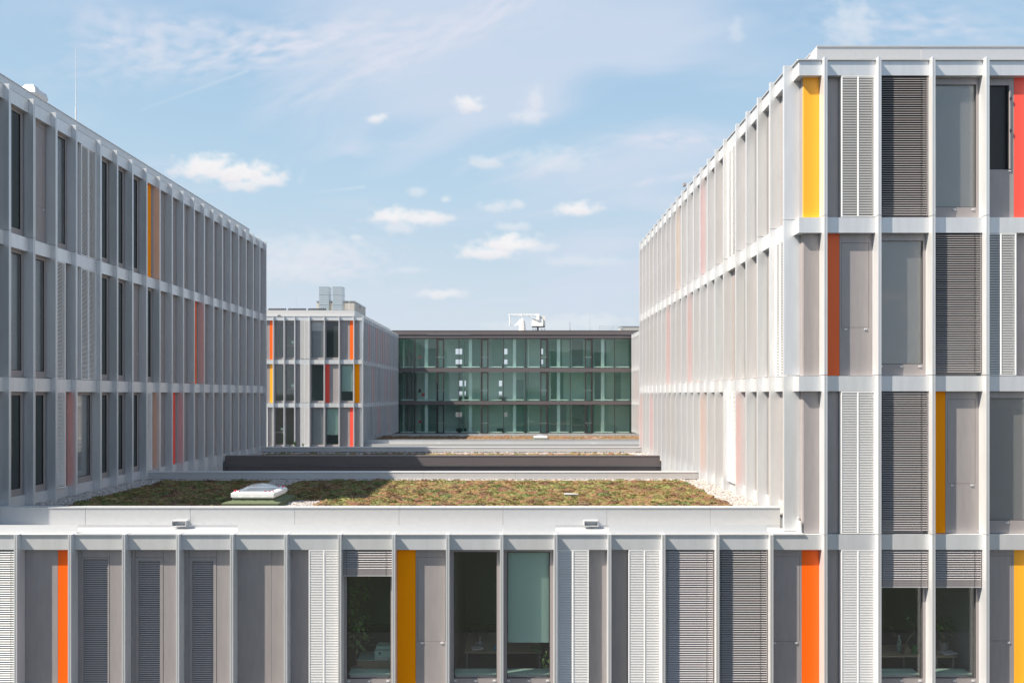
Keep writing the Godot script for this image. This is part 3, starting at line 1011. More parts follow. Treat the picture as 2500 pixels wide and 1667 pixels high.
# ------------------------------------------------------------------ far blocks
func _far_left_block() -> void:
	var d := 65.5
	var q := d / F
	var r := thing("office_block", "distant white office block with orange and yellow panels and two rooftop ducts", "building", Vector3(-20, GROUND, -d))
	var fr := frame(r, Vector3(0, 0, -d), Vector3.RIGHT)
	var xs := []
	for s in [557.0, 593.0, 629.0, 666.2, 692.6, 718.7, 754.7, 790.9, 827.4, 863.0]:
		xs.append((s - VX) * q)
	bx(fr, "core", "render_wall", -32.0, -14.33, GROUND, 7.0, -20.3, -2.7)
	bx(fr, "side_wall", "render_wall", -14.37, -14.331, GROUND, 6.99, -2.699, -0.51)
	bx(fr, "side_wall", "render_wall", -26.3, -26.2, GROUND, 6.99, -2.699, -0.34)
	for v in [6.98, 2.98, -1.0, -5.0]:
		bx(fr, "floor_slab", "concrete", -26.19, -14.371, v - 0.3, v, -2.699, -0.335)
	var plan := [
		["panel", "panel", "panel", "orange_r", "window", "bar", "louvre", "screen", "blue", "flap_orange"],
		["panel", "panel", "panel", "yellow_r", "window", "bar", "louvre", "window", "red_l", "green"],
		["panel", "panel", "panel", "louvre_l", "bar", "window", "louvre", "screen", "green", "flap_red"],
	]
	for s in 3:
		var jt: float = JF[s]
		var vb: float = JF[s + 1] + 0.012
		var vt: float = jt - 0.398
		for k in xs.size():
			pier(fr, xs[k], vb, jt + (0.02 if s == 0 else 0.0))
		pier(fr, -14.0 + 0.1, vb, jt, true)
		bx(fr, "lintel", "aluminium", xs[9] + 0.044, -14.0, jt - 0.398, jt - 0.012, -0.33, -LIN)
		panel(fr, ["panel_grey", "amber", "panel_grey"][s], xs[9] + 0.044, -14.25, vb, vt)
		bx(fr, "corner_post", "aluminium", -14.24, -13.945, vb, vt - 0.002, -0.5, -0.30)
		for k in xs.size() - 1:
			lintel(fr, xs[k], xs[k + 1], jt)
			var a: float = xs[k] + 0.044
			var b: float = xs[k + 1] - 0.044
			match plan[s][k + 1 if k < 9 else 9]:
				"window":
					window(fr, a, b, vb, vt, {"side": 0.09, "foot": 0.2})
				"bar":
					window(fr, a, b, vb, vt, {"side": 0.09, "foot": 0.2, "bar": lerpf(vb, vt, 0.36)})
					bx(fr, "sign_sheet", "mint", b - 0.36, b - 0.1, lerpf(vb, vt, 0.41), lerpf(vb, vt, 0.48), -0.34, -0.338)
				"screen":
					window(fr, a, b, vb, vt, {"side": 0.09, "foot": 0.2, "behind": "screen_grey"})
				"blue":
					window(fr, a, b, vb, vt, {"side": 0.09, "foot": 0.2, "glass": "dark_glass"})
				"green":
					window(fr, a, b, vb, vt, {"side": 0.09, "foot": 0.2, "behind": "screen_green", "drop": 0.74})
				"louvre":
					panel(fr, "panel_grey", a, a + 0.44, vb, vt)
					louvre(fr, a + 0.44, b, vb, vt - 0.005, "louvre_metal", 0.06)
				"louvre_l":
					louvre(fr, a, lerpf(a, b, 0.6), vb, vt - 0.005, "louvre_metal", 0.06)
					panel(fr, "panel_grey", lerpf(a, b, 0.6), b, vb, vt)
				"red_l":
					panel(fr, "red", a, a + 0.38, vb, vt, "red_panel")
					flap(fr, a + 0.384, b, vb, vt, a + 0.44, b - 0.06, lerpf(vb, vt, 0.34), vt - 0.15)
				"orange_r", "yellow_r":
					var m: String = plan[s][k + 1].trim_suffix("_r")
					panel(fr, "panel_grey", a, b - 0.36, vb, vt)
					panel(fr, m, b - 0.36, b, vb, vt, m + "_panel")
				"flap_orange", "flap_red":
					var m: String = plan[s][k + 1].trim_prefix("flap_")
					flap(fr, a, b - 0.37, vb, vt, a + 0.06, b - 0.42, lerpf(vb, vt, 0.34), vt - 0.15)
					panel(fr, m, b - 0.366, b, vb, vt, m + "_panel")
				_:
					panel(fr, "panel_grey", a, b, vb, vt)
	bx(fr, "room_back", "room_green", -26.19, -14.38, -5.2, 6.9, -2.65, -2.6)
	bx(fr, "base_wall", "concrete", -32.0, -13.9, GROUND, JF[3], -0.5, -0.05)
	bx(fr, "coping_sheet", "aluminium_sheet", -32.0, -14.0, 7.17, 7.195, -0.95, -0.105)
	bx(fr, "parapet_panel", "aluminium_sheet", -32.0, -14.84, 7.196, 7.83, -0.95, -0.9)
	bx(fr, "parapet_side", "aluminium_sheet", -14.89, -14.84, 7.196, 7.83, -20.0, -0.951)
	bx(fr, "roof_deck", "membrane", -32.0, -14.9, 7.0, 7.25, -20.0, -0.96)
	bx(fr, "roof_outlet", "black", (677 - VX) * q * 1.013 + 0.0, (684 - VX) * q * 1.013, 7.28, 7.36, -0.9, -0.82)
	# penthouse, its front part pale and stepped back
	bx(fr, "penthouse", "beige", -19.9, -16.1, 7.26, 9.35, -11.9, -6.5)
	bx(fr, "penthouse_edge", "steel", -19.95, -16.05, 9.351, 9.45, -11.95, -6.45)
	bx(fr, "wall_lamp", "steel", -16.05, -15.85, 9.1, 9.2, -9.2, -8.8)
	# the long side along the far courtyard
	var sd := frame(r, Vector3(-13.9, 0, 0), Vector3.FORWARD)
	var dk := []
	for k in 21:
		dk.append(66.1 + 0.985 * k)
	_side_wall(sd, dk, 1.0, JF, [-4.5], {"0:2": "red", "0:6": "orange", "1:4": "orange_red", "1:11": "red", "2:7": "red", "2:13": "orange_red", "0:12": "orange_red", "1:15": "orange", "0:9": "red", "2:3": "window", "1:7": "window"})
	bx(sd, "coping_sheet", "aluminium_sheet", 66.0, 85.9, 7.17, 7.198, -0.9, -0.105)


func _far_right_block() -> void:
	var r := thing("office_block", "sliver of distant pale office block between the glass wing and the near right block", "building", Vector3(14.5, GROUND, -76))
	var fr := frame(r, Vector3(0, 0, -65.5), Vector3.RIGHT)
	bx(fr, "core", "render_wall", 14.53, 30.0, GROUND, 7.0, -20.3, -0.5)
	var sd := frame(r, Vector3(14.1, 0, 0), Vector3.BACK)
	var dk := []
	for k in 21:
		dk.append(66.0 + 0.985 * k)
	_side_wall(sd, dk, -1.0, JF, [-4.5], {"1:16": "red", "2:15": "orange", "0:13": "orange_red"})
	bx(sd, "coping_sheet", "aluminium_sheet", -85.9, -66.0, 7.17, 7.198, -0.9, -0.105)
	bx(sd, "roof_parapet", "aluminium_sheet", -85.4, -66.0, 7.0, 7.7, -1.1, -0.95)


func _far_link() -> void:
	var d := 65.5
	var r := thing("link_building", "distant low link with white parapet in front of the glass wing", "building", Vector3(0, GROUND, -d))
	var fr := frame(r, Vector3(0, 0, -d), Vector3.RIGHT)
	bx(fr, "body", "render_wall", -13.85, 14.05, GROUND, -4.55, -9.9, -0.3)
	bx(fr, "facade_panel", "panel_grey", -13.85, 14.05, GROUND, -5.2, -0.299, -REC)
	for k in 21:
		var x := -13.6 + 1.35 * k
		pier(fr, x, GROUND, -4.8)
		if k < 20:
			lintel(fr, x, x + 1.35, -4.8)
			bx(fr, "coping_sheet", "aluminium_sheet", x - 0.1, x + 1.245, -4.82, -4.79, -0.95, -0.09)
	for i in 10:
		var a := -14.0 + i * 2.8
		bx(fr, "parapet_panel", "aluminium_sheet", a, a + 2.79, -4.68, -4.22, -0.95, -0.9)
	bx(fr, "parapet_cap", "aluminium_sheet", -14.0, 14.0, -4.219, -4.2, -1.2, -0.88)
	bx(fr, "upstand", "aluminium_sheet", -14.0, 14.0, -4.789, -4.681, -1.0, -0.952)
	for s in [[-14.0, -0.4], [6.3, 14.0]]:
		bx(fr, "cover_strip", "aluminium_sheet", s[0], s[1], -4.785, -4.62, -0.6, -0.58)
	for sx in [1069.0, 1449.0]:
		var x: float = (sx - VX) * 66.3 / F
		var o := put("roof_outlet", ring_mesh(0.36, 0.15, 0.025, 0.025, 0.2), M.aluminium_sheet, at(fr, x, -4.62, -0.82), r)
		bx(fr, "outlet_throat", "black", x - 0.15, x + 0.15, -4.68, -4.57, -0.9, -0.899, o)
	_inner_parapet(fr, -13.9, 14.1, -4.2, 75.0, r)


# ------------------------------------------------------------------ glass wing closing the courtyard
func _glass_wing() -> void:
	var d := 86.5
	var q := d / F
	var r := thing("glass_wing", "three storey green glazed wing with dark brown bands closing the courtyard", "building", Vector3(0, GROUND, -d))
	var fr := frame(r, Vector3(0, 0, -d), Vector3.RIGHT)
	var gx := []
	for z in [-120, 80, 225, 420, 617, 812, 1010, 1205, 1400, 1600, 1795, 1993, 2138, 2330]:
		gx.append((950 + z * 0.27636 - VX) * q)
	var x0: float = gx[0]
	var x1: float = gx[13]
	# roof fascia in two steps
	for i in 13:
		bx(fr, "fascia_board", "brown_fascia", gx[i] + 0.006, gx[i + 1] - 0.006, 7.22, 7.72, -0.05, 0.06)
		bx(fr, "fascia_foot", "brown_fascia", gx[i] + 0.006, gx[i + 1] - 0.006, 6.83, 7.16, -0.05, 0.0)
	bx(fr, "fascia_core", "joint", x0, x1, 6.75, 7.7, -0.3, -0.052)
	bx(fr, "fascia_cap", "brown_fascia", x0, x1, 7.721, 7.76, -0.5, 0.08)
	bx(fr, "gutter_strip", "steel", gx[2] + 1.5, gx[4] + 1.3, 7.24, 7.27, 0.061, 0.075)
	bx(fr, "roof_slab", "concrete", x0, x1, 6.9, 7.45, -5.2, -0.31)
	var levels := [[6.75, 3.20], [2.73, -0.80], [-1.24, -4.72]]
	for s in 3:
		var vt: float = levels[s][0]
		var vb: float = levels[s][1]
		if s < 2:
			for i in 13:
				bx(fr, "spandrel_board", "brown_fascia", gx[i] + 0.006, gx[i + 1] - 0.006, levels[s + 1][0] + 0.02, vb - 0.005, -0.05, 0.03)
			bx(fr, "floor_slab", "wing_floor", x0, x1, levels[s + 1][0] + 0.06, vb - 0.06, -3.2, -0.052)
		else:
			bx(fr, "base_wall", "concrete", x0, x1, GROUND, vb - 0.01, -5.15, -0.02)
		# rear wall with small windows through which the daylight behind shows
		var holes := []
		for q2 in [[gx[4] - 0.42 + (0.45 if s == 1 else 0.0), 0.8], [gx[6] + (0.1 if s != 1 else -0.55), 0.38], [gx[8] - 0.86, 0.32]].slice(0, 2 if s > 0 else 3):
			holes.append([q2[0] * 1.038, (q2[0] + q2[1]) * 1.038])
		var from := x0
		var y0 := vb - 0.055
		var y1 := vt + 0.05
		for h in holes:
			bx(fr, "room_back_wall", "room_pale", from, h[0], y0, y1, -3.35, -3.2)
			from = h[1]
			var cuts := [y0, vb + 0.62, vb + 1.2, vb + 1.85, vb + 2.55, y1] if s < 2 else [y0, vb + 1.9, vb + 2.5, y1]
			for c in range(0, cuts.size() - 1, 2):
				bx(fr, "room_back_wall", "room_pale", h[0] + 0.0005, h[1] - 0.0005, cuts[c], cuts[c + 1], -3.35, -3.2)
		bx(fr, "room_back_wall", "room_pale", from, x1, y0, y1, -3.35, -3.2)
		for i in 13:
			var a: float = gx[i]
			var b: float = gx[i + 1]
			var door_l := i in [3, 5]      # narrow opening light right of this mullion
			var door_r := i in [7, 9]      # or left of the next one
			bx(fr, "mullion", "frame_dark", a - 0.03, a + 0.03, vb, vt, -0.12, 0.02)
			var g0 := a + 0.04
			var g1 := b - 0.04
			if door_l or door_r:
				var c0: float = a + 0.46 if door_l else b - 0.46
				var w := put("window", ring_mesh(0.84, vt - vb - 0.04, 0.13, 0.07, 0.09), M.frame_dark, at(fr, c0, (vt + vb) / 2, -0.02), r)
				bx(fr, "pane", "green_glass", c0 - 0.295, c0 + 0.295, vb + 0.085, vt - 0.145, -0.025, -0.015, w)
				bx(fr, "transom", "steel", c0 - 0.41, c0 + 0.41, lerpf(vb, vt, 0.36), lerpf(vb, vt, 0.36) + 0.05, 0.026, 0.05, w)
				if door_l:
					g0 = a + 0.885
				else:
					g1 = b - 0.885
			var gl := bx(fr, "pane", "green_glass", g0, g1, vb, vt, -0.03, -0.02)
			gl.rotation += Vector3(rng.randf_range(-0.006, 0.006), rng.randf_range(-0.007, 0.007), 0)
			# heater ledge, column, cross wall inside
			bx(fr, "heater_ledge", "column_glass_tint", a + (0.95 if door_l else 0.25), b - (0.95 if door_r else 0.2), vb + 0.10, vb + 0.20, -0.48, -0.15)
			if i in [2, 4, 6, 8, 10]:
				var c := lerpf(a, b, 0.5)
				bx(fr, "column", "column_glass_tint", c - 0.19, c + 0.19, vb - 0.05, vt + 0.04, -0.95, -0.6)
			if i in [1, 4, 7, 8, 10, 12]:
				bx(fr, "cross_wall", "room_pale" if (i + s) % 2 else "room_green", a + 0.3, a + 0.45, vb - 0.05, vt + 0.04, -3.199, -1.5)
			if i in [1, 12]:
				for z in 3:
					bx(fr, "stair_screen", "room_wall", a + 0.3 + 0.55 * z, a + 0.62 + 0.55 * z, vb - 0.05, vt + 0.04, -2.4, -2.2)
		# darker panels added before the rear wall stand in for deeper unlit rooms
		for i in 13:
			var pick := rng.randi() % 5
			if pick < 3 and i not in [3, 4, 5, 6, 7]:
				bx(fr, "dark_depth_panel", ["room_green", "screen_grey", "room_wall"][pick], gx[i] + rng.randf_range(0.1, 0.5), gx[i + 1] - rng.randf_range(0.1, 0.9), vb - 0.05, vt + 0.045, -3.195, -3.15)
			elif i in [4, 5, 6] and pick % 2 == 0:
				bx(fr, "dark_depth_panel", "room_green", gx[i] + 1.35, gx[i + 1] - 0.2, vb - 0.05, vt + 0.045, -2.6, -2.5)
		# doors, notices and bright back windows that show through the glass
		for n in [[4, -0.45, 0.75], [5, 1.95, 0.35]]:
			var x: float = gx[n[0]] + n[1] + (0.35 if s == 1 else 0.0)
			bx(fr, "dark_cabinet", "black", x - 0.1, x + n[2] + 0.4, vb - 0.05, vb + 0.5, -3.1, -2.7)
		bx(fr, "inner_door", "room_green", gx[6] + 1.55, gx[6] + 2.45, vb - 0.05, vb + 2.6, -3.19, -3.14)
		bx(fr, "notice", "red_plastic", gx[2] + 0.3, gx[2] + 0.62, vb + 1.25, vb + 1.5, -1.25, -1.2)
		if s == 1:
			bx(fr, "notice", "red_plastic", gx[2] + 0.7, gx[2] + 1.15, vb + 0.6, vb + 0.95, -1.25, -1.2)
			bx(fr, "wall_phone", "black", gx[2] + 0.3, gx[2] + 0.6, vb + 1.05, vb + 1.45, -1.24, -1.1)
	bx(fr, "end_wall", "render_wall", x0 - 0.3, x0, GROUND, 7.4, -5.15, 0.0)
	bx(fr, "end_wall", "render_wall", x1, x1 + 0.3, GROUND, 7.4, -5.15, 0.0)


# ------------------------------------------------------------------ planted roofs
func _blob(seed_: int, rows: int, cols: int) -> ArrayMesh:
	# a low, lumpy cushion, unit radius, flat foot
	var n := _fbm(seed_, 1.7, 3)
	var st := SurfaceTool.new()
	st.begin(Mesh.PRIMITIVE_TRIANGLES)
	var P := []
	for j in rows + 1:
		var row := []
		var a := PI / 2.0 * j / rows
		for i in cols:
			var t := TAU * i / cols
			var p := Vector3(cos(t) * sin(a), cos(a), sin(t) * sin(a))
			row.append(p * (1.0 + 0.55 * n.get_noise_3dv(p * 1.6)))
		P.append(row)
	for j in rows:
		for i in cols:
			var k := (i + 1) % cols
			quad(st, P[j][i], P[j][k], P[j + 1][k], P[j + 1][i])
	st.index()
	st.generate_normals()
	return st.commit()


func _stone(seed_: int) -> ArrayMesh:
	var s := SphereMesh.new()
	s.radial_segments = 6
	s.rings = 3
	s.radius = 1.0
	s.height = 2.0
	var arr := s.get_mesh_arrays()
	var v: PackedVector3Array = arr[Mesh.ARRAY_VERTEX]
	var n := _fbm(seed_, 1.2, 2)
	for i in v.size():
		v[i] *= 1.0 + 0.6 * n.get_noise_3dv(v[i] * 1.3)
	var st := begin()
	var ix: PackedInt32Array = arr[Mesh.ARRAY_INDEX]
	for i in ix:
		st.add_vertex(v[i])
	return done(st)


func _sprig(seed_: int) -> ArrayMesh:
	# a tuft of fleshy leaves
	var g := RandomNumberGenerator.new()
	g.seed = seed_
	var st := begin()
	for i in 7:
		var t := TAU * i / 7.0 + g.randf() * 0.5
		var out := Vector3(cos(t), 0, sin(t))
		var side := Vector3(-out.z, 0, out.x) * 0.16
		var tip := out * g.randf_range(0.35, 0.9) + Vector3.UP * g.randf_range(0.6, 1.2)
		var midp := tip * 0.55 + Vector3.UP * 0.1
		for v in [Vector3.ZERO, midp + side, tip, Vector3.ZERO, tip, midp - side]:
			st.add_vertex(v)
	return done(st)


func multi(called: String, mesh: Mesh, m: Material, places: Array, colours: Array, parent: Node) -> MultiMeshInstance3D:
	var mm := MultiMesh.new()
	mm.transform_format = MultiMesh.TRANSFORM_3D
	mm.use_colors = true
	mm.mesh = mesh
	mm.instance_count = places.size()
	for i in places.size():
		mm.set_instance_transform(i, places[i])
		mm.set_instance_color(i, colours[i])
	var o := MultiMeshInstance3D.new()
	o.name = called
	o.multimesh = mm
	o.material_override = m
	parent.add_child(o, true)
	kind(o, "stuff")
	return o


func _sedum_colour(x: float, z: float, n: FastNoiseLite, n2: FastNoiseLite) -> Color:
	var a := n.get_noise_2d(x, z * 0.75) + rng.randf_range(-0.13, 0.13)
	var b := n2.get_noise_2d(x, z)
	var stops := [Color(0.155, 0.070, 0.040), Color(0.205, 0.108, 0.050), Color(0.215, 0.135, 0.058), Color(0.195, 0.145, 0.052), Color(0.155, 0.140, 0.042), Color(0.115, 0.125, 0.036)]
	var t := clampf((a + 0.5) * 5.0, 0.0, 4.99)
	var c: Color = stops[int(t)].lerp(stops[int(t) + 1], t - int(t))
	if b > 0.40:
		c = c.lerp(Color(0.075, 0.105, 0.028), 0.6)
	elif b < -0.42:
		c = c.lerp(Color(0.105, 0.040, 0.034), 0.5)
	return c * rng.randf_range(0.82, 1.2)


func _sedum_area(called: String, label: String, x0: float, x1: float, d0: float, d1: float, y: float, count: int, size: float, clear: Array, warm: float, mounds := 0) -> void:
	var root := Node3D.new()
	root.name = numbered(called)
	add_child(root)
	root.position = Vector3((x0 + x1) / 2, y, -(d0 + d1) / 2)
	tag(root, label, "ground cover")
	kind(root, "stuff")
	var n := _fbm(31, 2.3, 4)
	var n2 := _fbm(77, 0.85, 2)
	var blobs := [_blob(1, 4, 10), _blob(2, 4, 9), _blob(3, 4, 11)]
	var P := [[], [], [], []]
	var C := [[], [], [], []]
	for i in count:
		var x := rng.randf_range(x0, x1)
		var d := rng.randf_range(d0, d1)
		var edge := n2.get_noise_2d(x * 3.0, d * 3.0) * 0.16
		var skip := false
		for c in clear:
			if x > c[0] + edge and x < c[1] - edge and d > c[2] + edge and d < c[3] - edge:
				skip = true
		if skip or x < x0 + 0.1 + edge or x > x1 - 0.1 - edge or d > d1 - 0.06 - edge * 0.5:
			continue
		var col := _sedum_colour(x, d, n, n2)
		col = col.lerp(Color(0.19, 0.095, 0.055), warm)
		var s := size * rng.randf_range(0.55, 1.35)
		var b := Basis(Vector3.UP, rng.randf() * TAU).scaled(Vector3(s, s * rng.randf_range(0.35, 0.75), s * rng.randf_range(0.7, 1.1)))
		var k := i % 3
		P[k].append(Transform3D(b, Vector3(x, y - 0.01, -d)))
		C[k].append(col)
		for q in 2:
			var s2 := size * rng.randf_range(0.22, 0.42)
			var o := Vector3(rng.randf_range(-s, s), s * 0.25, rng.randf_range(-s, s)) * 0.8
			P[3].append(Transform3D(Basis(Vector3.UP, rng.randf() * TAU).scaled(Vector3.ONE * s2), Vector3(x, y, -d) + o))
			C[3].append(col * rng.randf_range(0.7, 1.5))
	# larger single clumps, each of one kind
	var kinds := [Color(0.18, 0.185, 0.055), Color(0.145, 0.165, 0.048), Color(0.215, 0.175, 0.065), Color(0.21, 0.115, 0.052), Color(0.11, 0.042, 0.036), Color(0.055, 0.115, 0.025), Color(0.15, 0.10, 0.07)]
	for i in mounds:
		var x := rng.randf_range(x0 + 0.2, x1 - 0.2)
		var d := rng.randf_range(d0, d1 - 0.15)
		var skip := false
		for c in clear:
			if x > c[0] - 0.1 and x < c[1] + 0.1 and d > c[2] - 0.1 and d < c[3] + 0.1:
				skip = true
		if skip:
			continue
		var col: Color = kinds[clampi(int((n.get_noise_2d(x * 0.6, d * 0.6) + 0.45) * 4.0 + rng.randf_range(-1.5, 3.5)), 0, 6)]
		var s := rng.randf_range(0.09, 0.25)
		var b := Basis(Vector3.UP, rng.randf() * TAU).scaled(Vector3(s, s * rng.randf_range(0.22, 0.42), s * rng.randf_range(0.6, 1.0)))
		col = col.lerp(Color(0.185, 0.145, 0.055), 0.3)
		P[i % 3].append(Transform3D(b, Vector3(x, y, -d)))
		C[i % 3].append(col * rng.randf_range(0.85, 1.15))
		for q in 26:
			var t := rng.randf() * TAU
			var rr := sqrt(rng.randf())
			P[3].append(Transform3D(Basis(Vector3.UP, rng.randf() * TAU).scaled(Vector3.ONE * rng.randf_range(0.025, 0.05)), Vector3(x + cos(t) * rr * s, y + 0.33 * s * sqrt(1.0 - rr * rr), -d + sin(t) * rr * s)))
			C[3].append(col * rng.randf_range(0.8, 1.5))
	for k in 3:
		multi("cushions", blobs[k], M.tinted, P[k], C[k], root).global_transform = Transform3D.IDENTITY
	multi("leaf_tufts", _sprig(4), M.tinted, P[3], C[3], root).global_transform = Transform3D.IDENTITY


func _gravel(called: String, label: String, y: float, areas: Array, size: float) -> void:
	# areas: x0, x1, d0, d1, count
	var root := Node3D.new()
	root.name = numbered(called)
	add_child(root)
	root.position = Vector3((areas[0][0] + areas[0][1]) / 2, y, -areas[0][2])
	tag(root, label, "gravel")
	kind(root, "stuff")
	var P := [[], []]
	var C := [[], []]
	for a in areas:
		for i in int(a[4]):
			var s := size * rng.randf_range(0.5, 1.3)
			var b := Basis.from_euler(Vector3(rng.randf() * 6, rng.randf() * 6, rng.randf() * 6)).scaled(Vector3(s, s * 0.75, s * 0.85))
			var k := i % 2
			P[k].append(Transform3D(b, Vector3(rng.randf_range(a[0], a[1]), y + rng.randf_range(-0.3, 0.6) * size, -rng.randf_range(a[2], a[3]))))
			var g := rng.randf_range(0.24, 0.52)
			C[k].append(Color(g, g * 0.91, g * 0.86))
	for k in 2:
		multi("pebbles", _stone(5 + k), M.tinted, P[k], C[k], root).global_transform = Transform3D.IDENTITY


func _green_roofs() -> void:
	var bed := bx(frame(self, Vector3.ZERO, Vector3.RIGHT), "roof_soil", "soil", XL - 0.2, XR + 0.2, -3.268, -3.205, -27.0, -19.05)
	kind(bed, "structure")
	_sedum_area("sedum_carpet", "mottled red, olive and green sedum carpet on the near flat roof", -12.9, 6.3, 19.6, 26.35, -3.19, 34000, 0.07, [[-6.7, -5.7, 20.0, 21.4], [-8.95, -7.85, 24.0, 26.4], [-8.5, -7.5, 22.4, 24.2], [-8.35, -6.5, 19.0, 21.75]], 0.0, 600)
	_gravel("gravel", "pale gravel strips along the walls and round the skylight on the near roof", -3.2, [
		[-14.0, -12.75, 19.2, 26.7, 5200], [6.2, 7.2, 19.2, 26.7, 4600], [-12.9, 6.3, 26.3, 26.78, 4600], [-6.75, -5.75, 20.0, 21.4, 900], [-8.95, -7.85, 24.0, 26.6, 1500], [-8.5, -7.5, 22.0, 24.2, 1000],
	], 0.035)
	var rear := bx(frame(self, Vector3.ZERO, Vector3.RIGHT), "roof_soil", "soil", XL - 0.2, XR + 0.2, -3.249, -3.20, -38.8, -34.3)
	rear.name = "roof_soil_001"
	kind(rear, "structure")
	_sedum_area("sedum_carpet", "narrow dull sedum strip behind the dark brown fascia", XL + 0.6, XR - 0.7, 34.6, 37.9, -3.19, 2600, 0.14, [], 0.15)
	_gravel("gravel", "gravel margin behind the dark brown fascia, partly overgrown", -3.18, [[XL, XR, 37.3, 38.75, 5200], [XR - 0.9, XR + 0.2, 34.4, 38.6, 900], [XL, XL + 0.8, 34.4, 38.6, 800]], 0.05)
	var far := bx(frame(self, Vector3.ZERO, Vector3.RIGHT), "roof_soil", "soil", -13.8, 14.0, -4.549, -4.47, -75.3, -66.75)
	far.name = "roof_soil_002"
	kind(far, "structure")
	_sedum_area("sedum_carpet", "reddish brown planted roof below the glass wing", -13.6, 13.8, 67.5, 74.8, -4.46, 5000, 0.2, [], 0.5)
	_gravel("gravel", "small patch of white gravel on the far planted roof", -4.42, [[7.2, 9.0, 70.5, 73.5, 700]], 0.07)


# ------------------------------------------------------------------ things on the roofs
func _skylight(label: String, x: float, y: float, d0: float, s: float) -> void:
	# base s wide, from depth d0
	var r := thing("skylight", label, "skylight", Vector3(x, y, -d0 - s * 0.52), "domed skylights on the planted roofs")
	var o := r.position
	var h := 0.15
	var k := s / 2
	var top := k * 0.70
	var st := begin()
	# skirt: upright edge, then a concave slope to the frame
	var prof := [[k, 0.0], [k, h], [k * 0.93, h + 0.01], [k * 0.80, h + 0.03], [k * 0.72, h + 0.06], [top, h + 0.115]]
	for i in prof.size() - 1:
		var a: float = prof[i][0]
		var b: float = prof[i + 1][0]
		var ya: float = prof[i][1]
		var yb: float = prof[i + 1][1]
		for q in 4:
			var t := Basis(Vector3.UP, q * PI / 2)
			quad(st, t * Vector3(-a, ya, a), t * Vector3(-b, yb, b), t * Vector3(b, yb, b), t * Vector3(a, ya, a))
	put("felt_base", done(st), M.felt_green, Transform3D(Basis.IDENTITY, o), r)
	for q in 4:
		# welded seams of the felt: at the corners and mid side
		for u in [0.0]:
			var t := Transform3D(Basis(Vector3.UP, q * PI / 2), o)
			put("felt_seam", box_mesh(Vector3(0.025, h, 0.012)), M.membrane, t * Transform3D(Basis.IDENTITY, Vector3(u, h / 2, k)), r)
	var f := begin()
	for q in 4:
		var t := Basis(Vector3.UP, q * PI / 2)
		for seg in [[top + 0.01, h + 0.11, top + 0.02, h + 0.15], [top + 0.045, h + 0.15, top + 0.045, h + 0.255], [top + 0.045, h + 0.255, top - 0.02, h + 0.30], [top - 0.02, h + 0.30, top - 0.12, h + 0.285]]:
			quad(f, t * Vector3(-seg[0], seg[1], seg[0]), t * Vector3(-seg[2], seg[3], seg[2]), t * Vector3(seg[2], seg[3], seg[2]), t * Vector3(seg[0], seg[1], seg[0]))
		quad(f, t * Vector3(-top - 0.045, h + 0.15, top + 0.045), t * Vector3(top + 0.045, h + 0.15, top + 0.045), t * Vector3(top, h + 0.15, top), t * Vector3(-top, h + 0.15, top))
	var fr := put("skylight_frame", done(f), M.white, Transform3D(Basis.IDENTITY, o), r)
	for q in 4:
		for u in [-0.88, -0.68, 0.62, 0.86]:
			if q % 2 == 1 and u == -0.68:
				continue
			var t := Basis(Vector3.UP, q * PI / 2)
			var c := CylinderMesh.new()
			c.top_radius = 0.014
			c.bottom_radius = 0.018
			c.height = 0.035
			c.radial_segments = 8
			put("bolt_cap", c, M.red_plastic, Transform3D(Basis.IDENTITY, o + t * Vector3(u * top, h + 0.315, top - 0.01)), fr)
	for u in [-0.6, 0.0, 0.6]:
		put("frame_clip", box_mesh(Vector3(0.07, 0.02, 0.02)), M.off_white, Transform3D(Basis.IDENTITY, o + Vector3(u * top, h + 0.155, top + 0.05)), fr)
	var g := SurfaceTool.new()
	g.begin(Mesh.PRIMITIVE_TRIANGLES)
	var N := 16
	var e := top - 0.09
	var P := []
	for j in N + 1:
		var row := []
		for i in N + 1:
			var a := i * 2.0 / N - 1.0
			var b := j * 2.0 / N - 1.0
			var y2 := pow((1 - pow(absf(a), 2.2)) * (1 - pow(absf(b), 2.2)), 0.75) * 0.185
			row.append(Vector3(a * e, h + 0.287 + y2, b * e))
		P.append(row)
	for j in N:
		for i in N:
			quad(g, P[j][i], P[j][i + 1], P[j + 1][i + 1], P[j + 1][i])
	g.index()
	g.generate_normals()
	put("dome", g.commit(), M.dome_glass, Transform3D(Basis.IDENTITY, o), r)
	put("inner_pane", box_mesh(Vector3(2 * e, 0.01, 2 * e)), M.screen_grey, Transform3D(Basis.IDENTITY, o + Vector3(0, h + 0.12, 0)), r)


func rod(called: String, label: String, at_: Vector3, h: float, rad: float, m := "steel") -> void:
	var r := thing(called, label, "lightning rod", at_, "lightning rods on the roofs")
	var c := CylinderMesh.new()
	c.bottom_radius = rad
	c.top_radius = rad
	c.height = h * 0.35
	c.radial_segments = 8
	put("rod_foot", c, M[m], Transform3D(Basis.IDENTITY, at_ + Vector3(0, h * 0.175, 0)), r)
	var c2 := CylinderMesh.new()
	c2.bottom_radius = rad * 0.55
	c2.top_radius = rad * 0.3
	c2.height = h * 0.65
	c2.radial_segments = 8
	put("rod_tip", c2, M[m], Transform3D(Basis.IDENTITY, at_ + Vector3(0, h * 0.675, 0)), r)
	put("rod_block", box_mesh(Vector3(0.28, 0.1, 0.28)), M.concrete, Transform3D(Basis.IDENTITY, at_ + Vector3(0, -0.05, 0)), r)


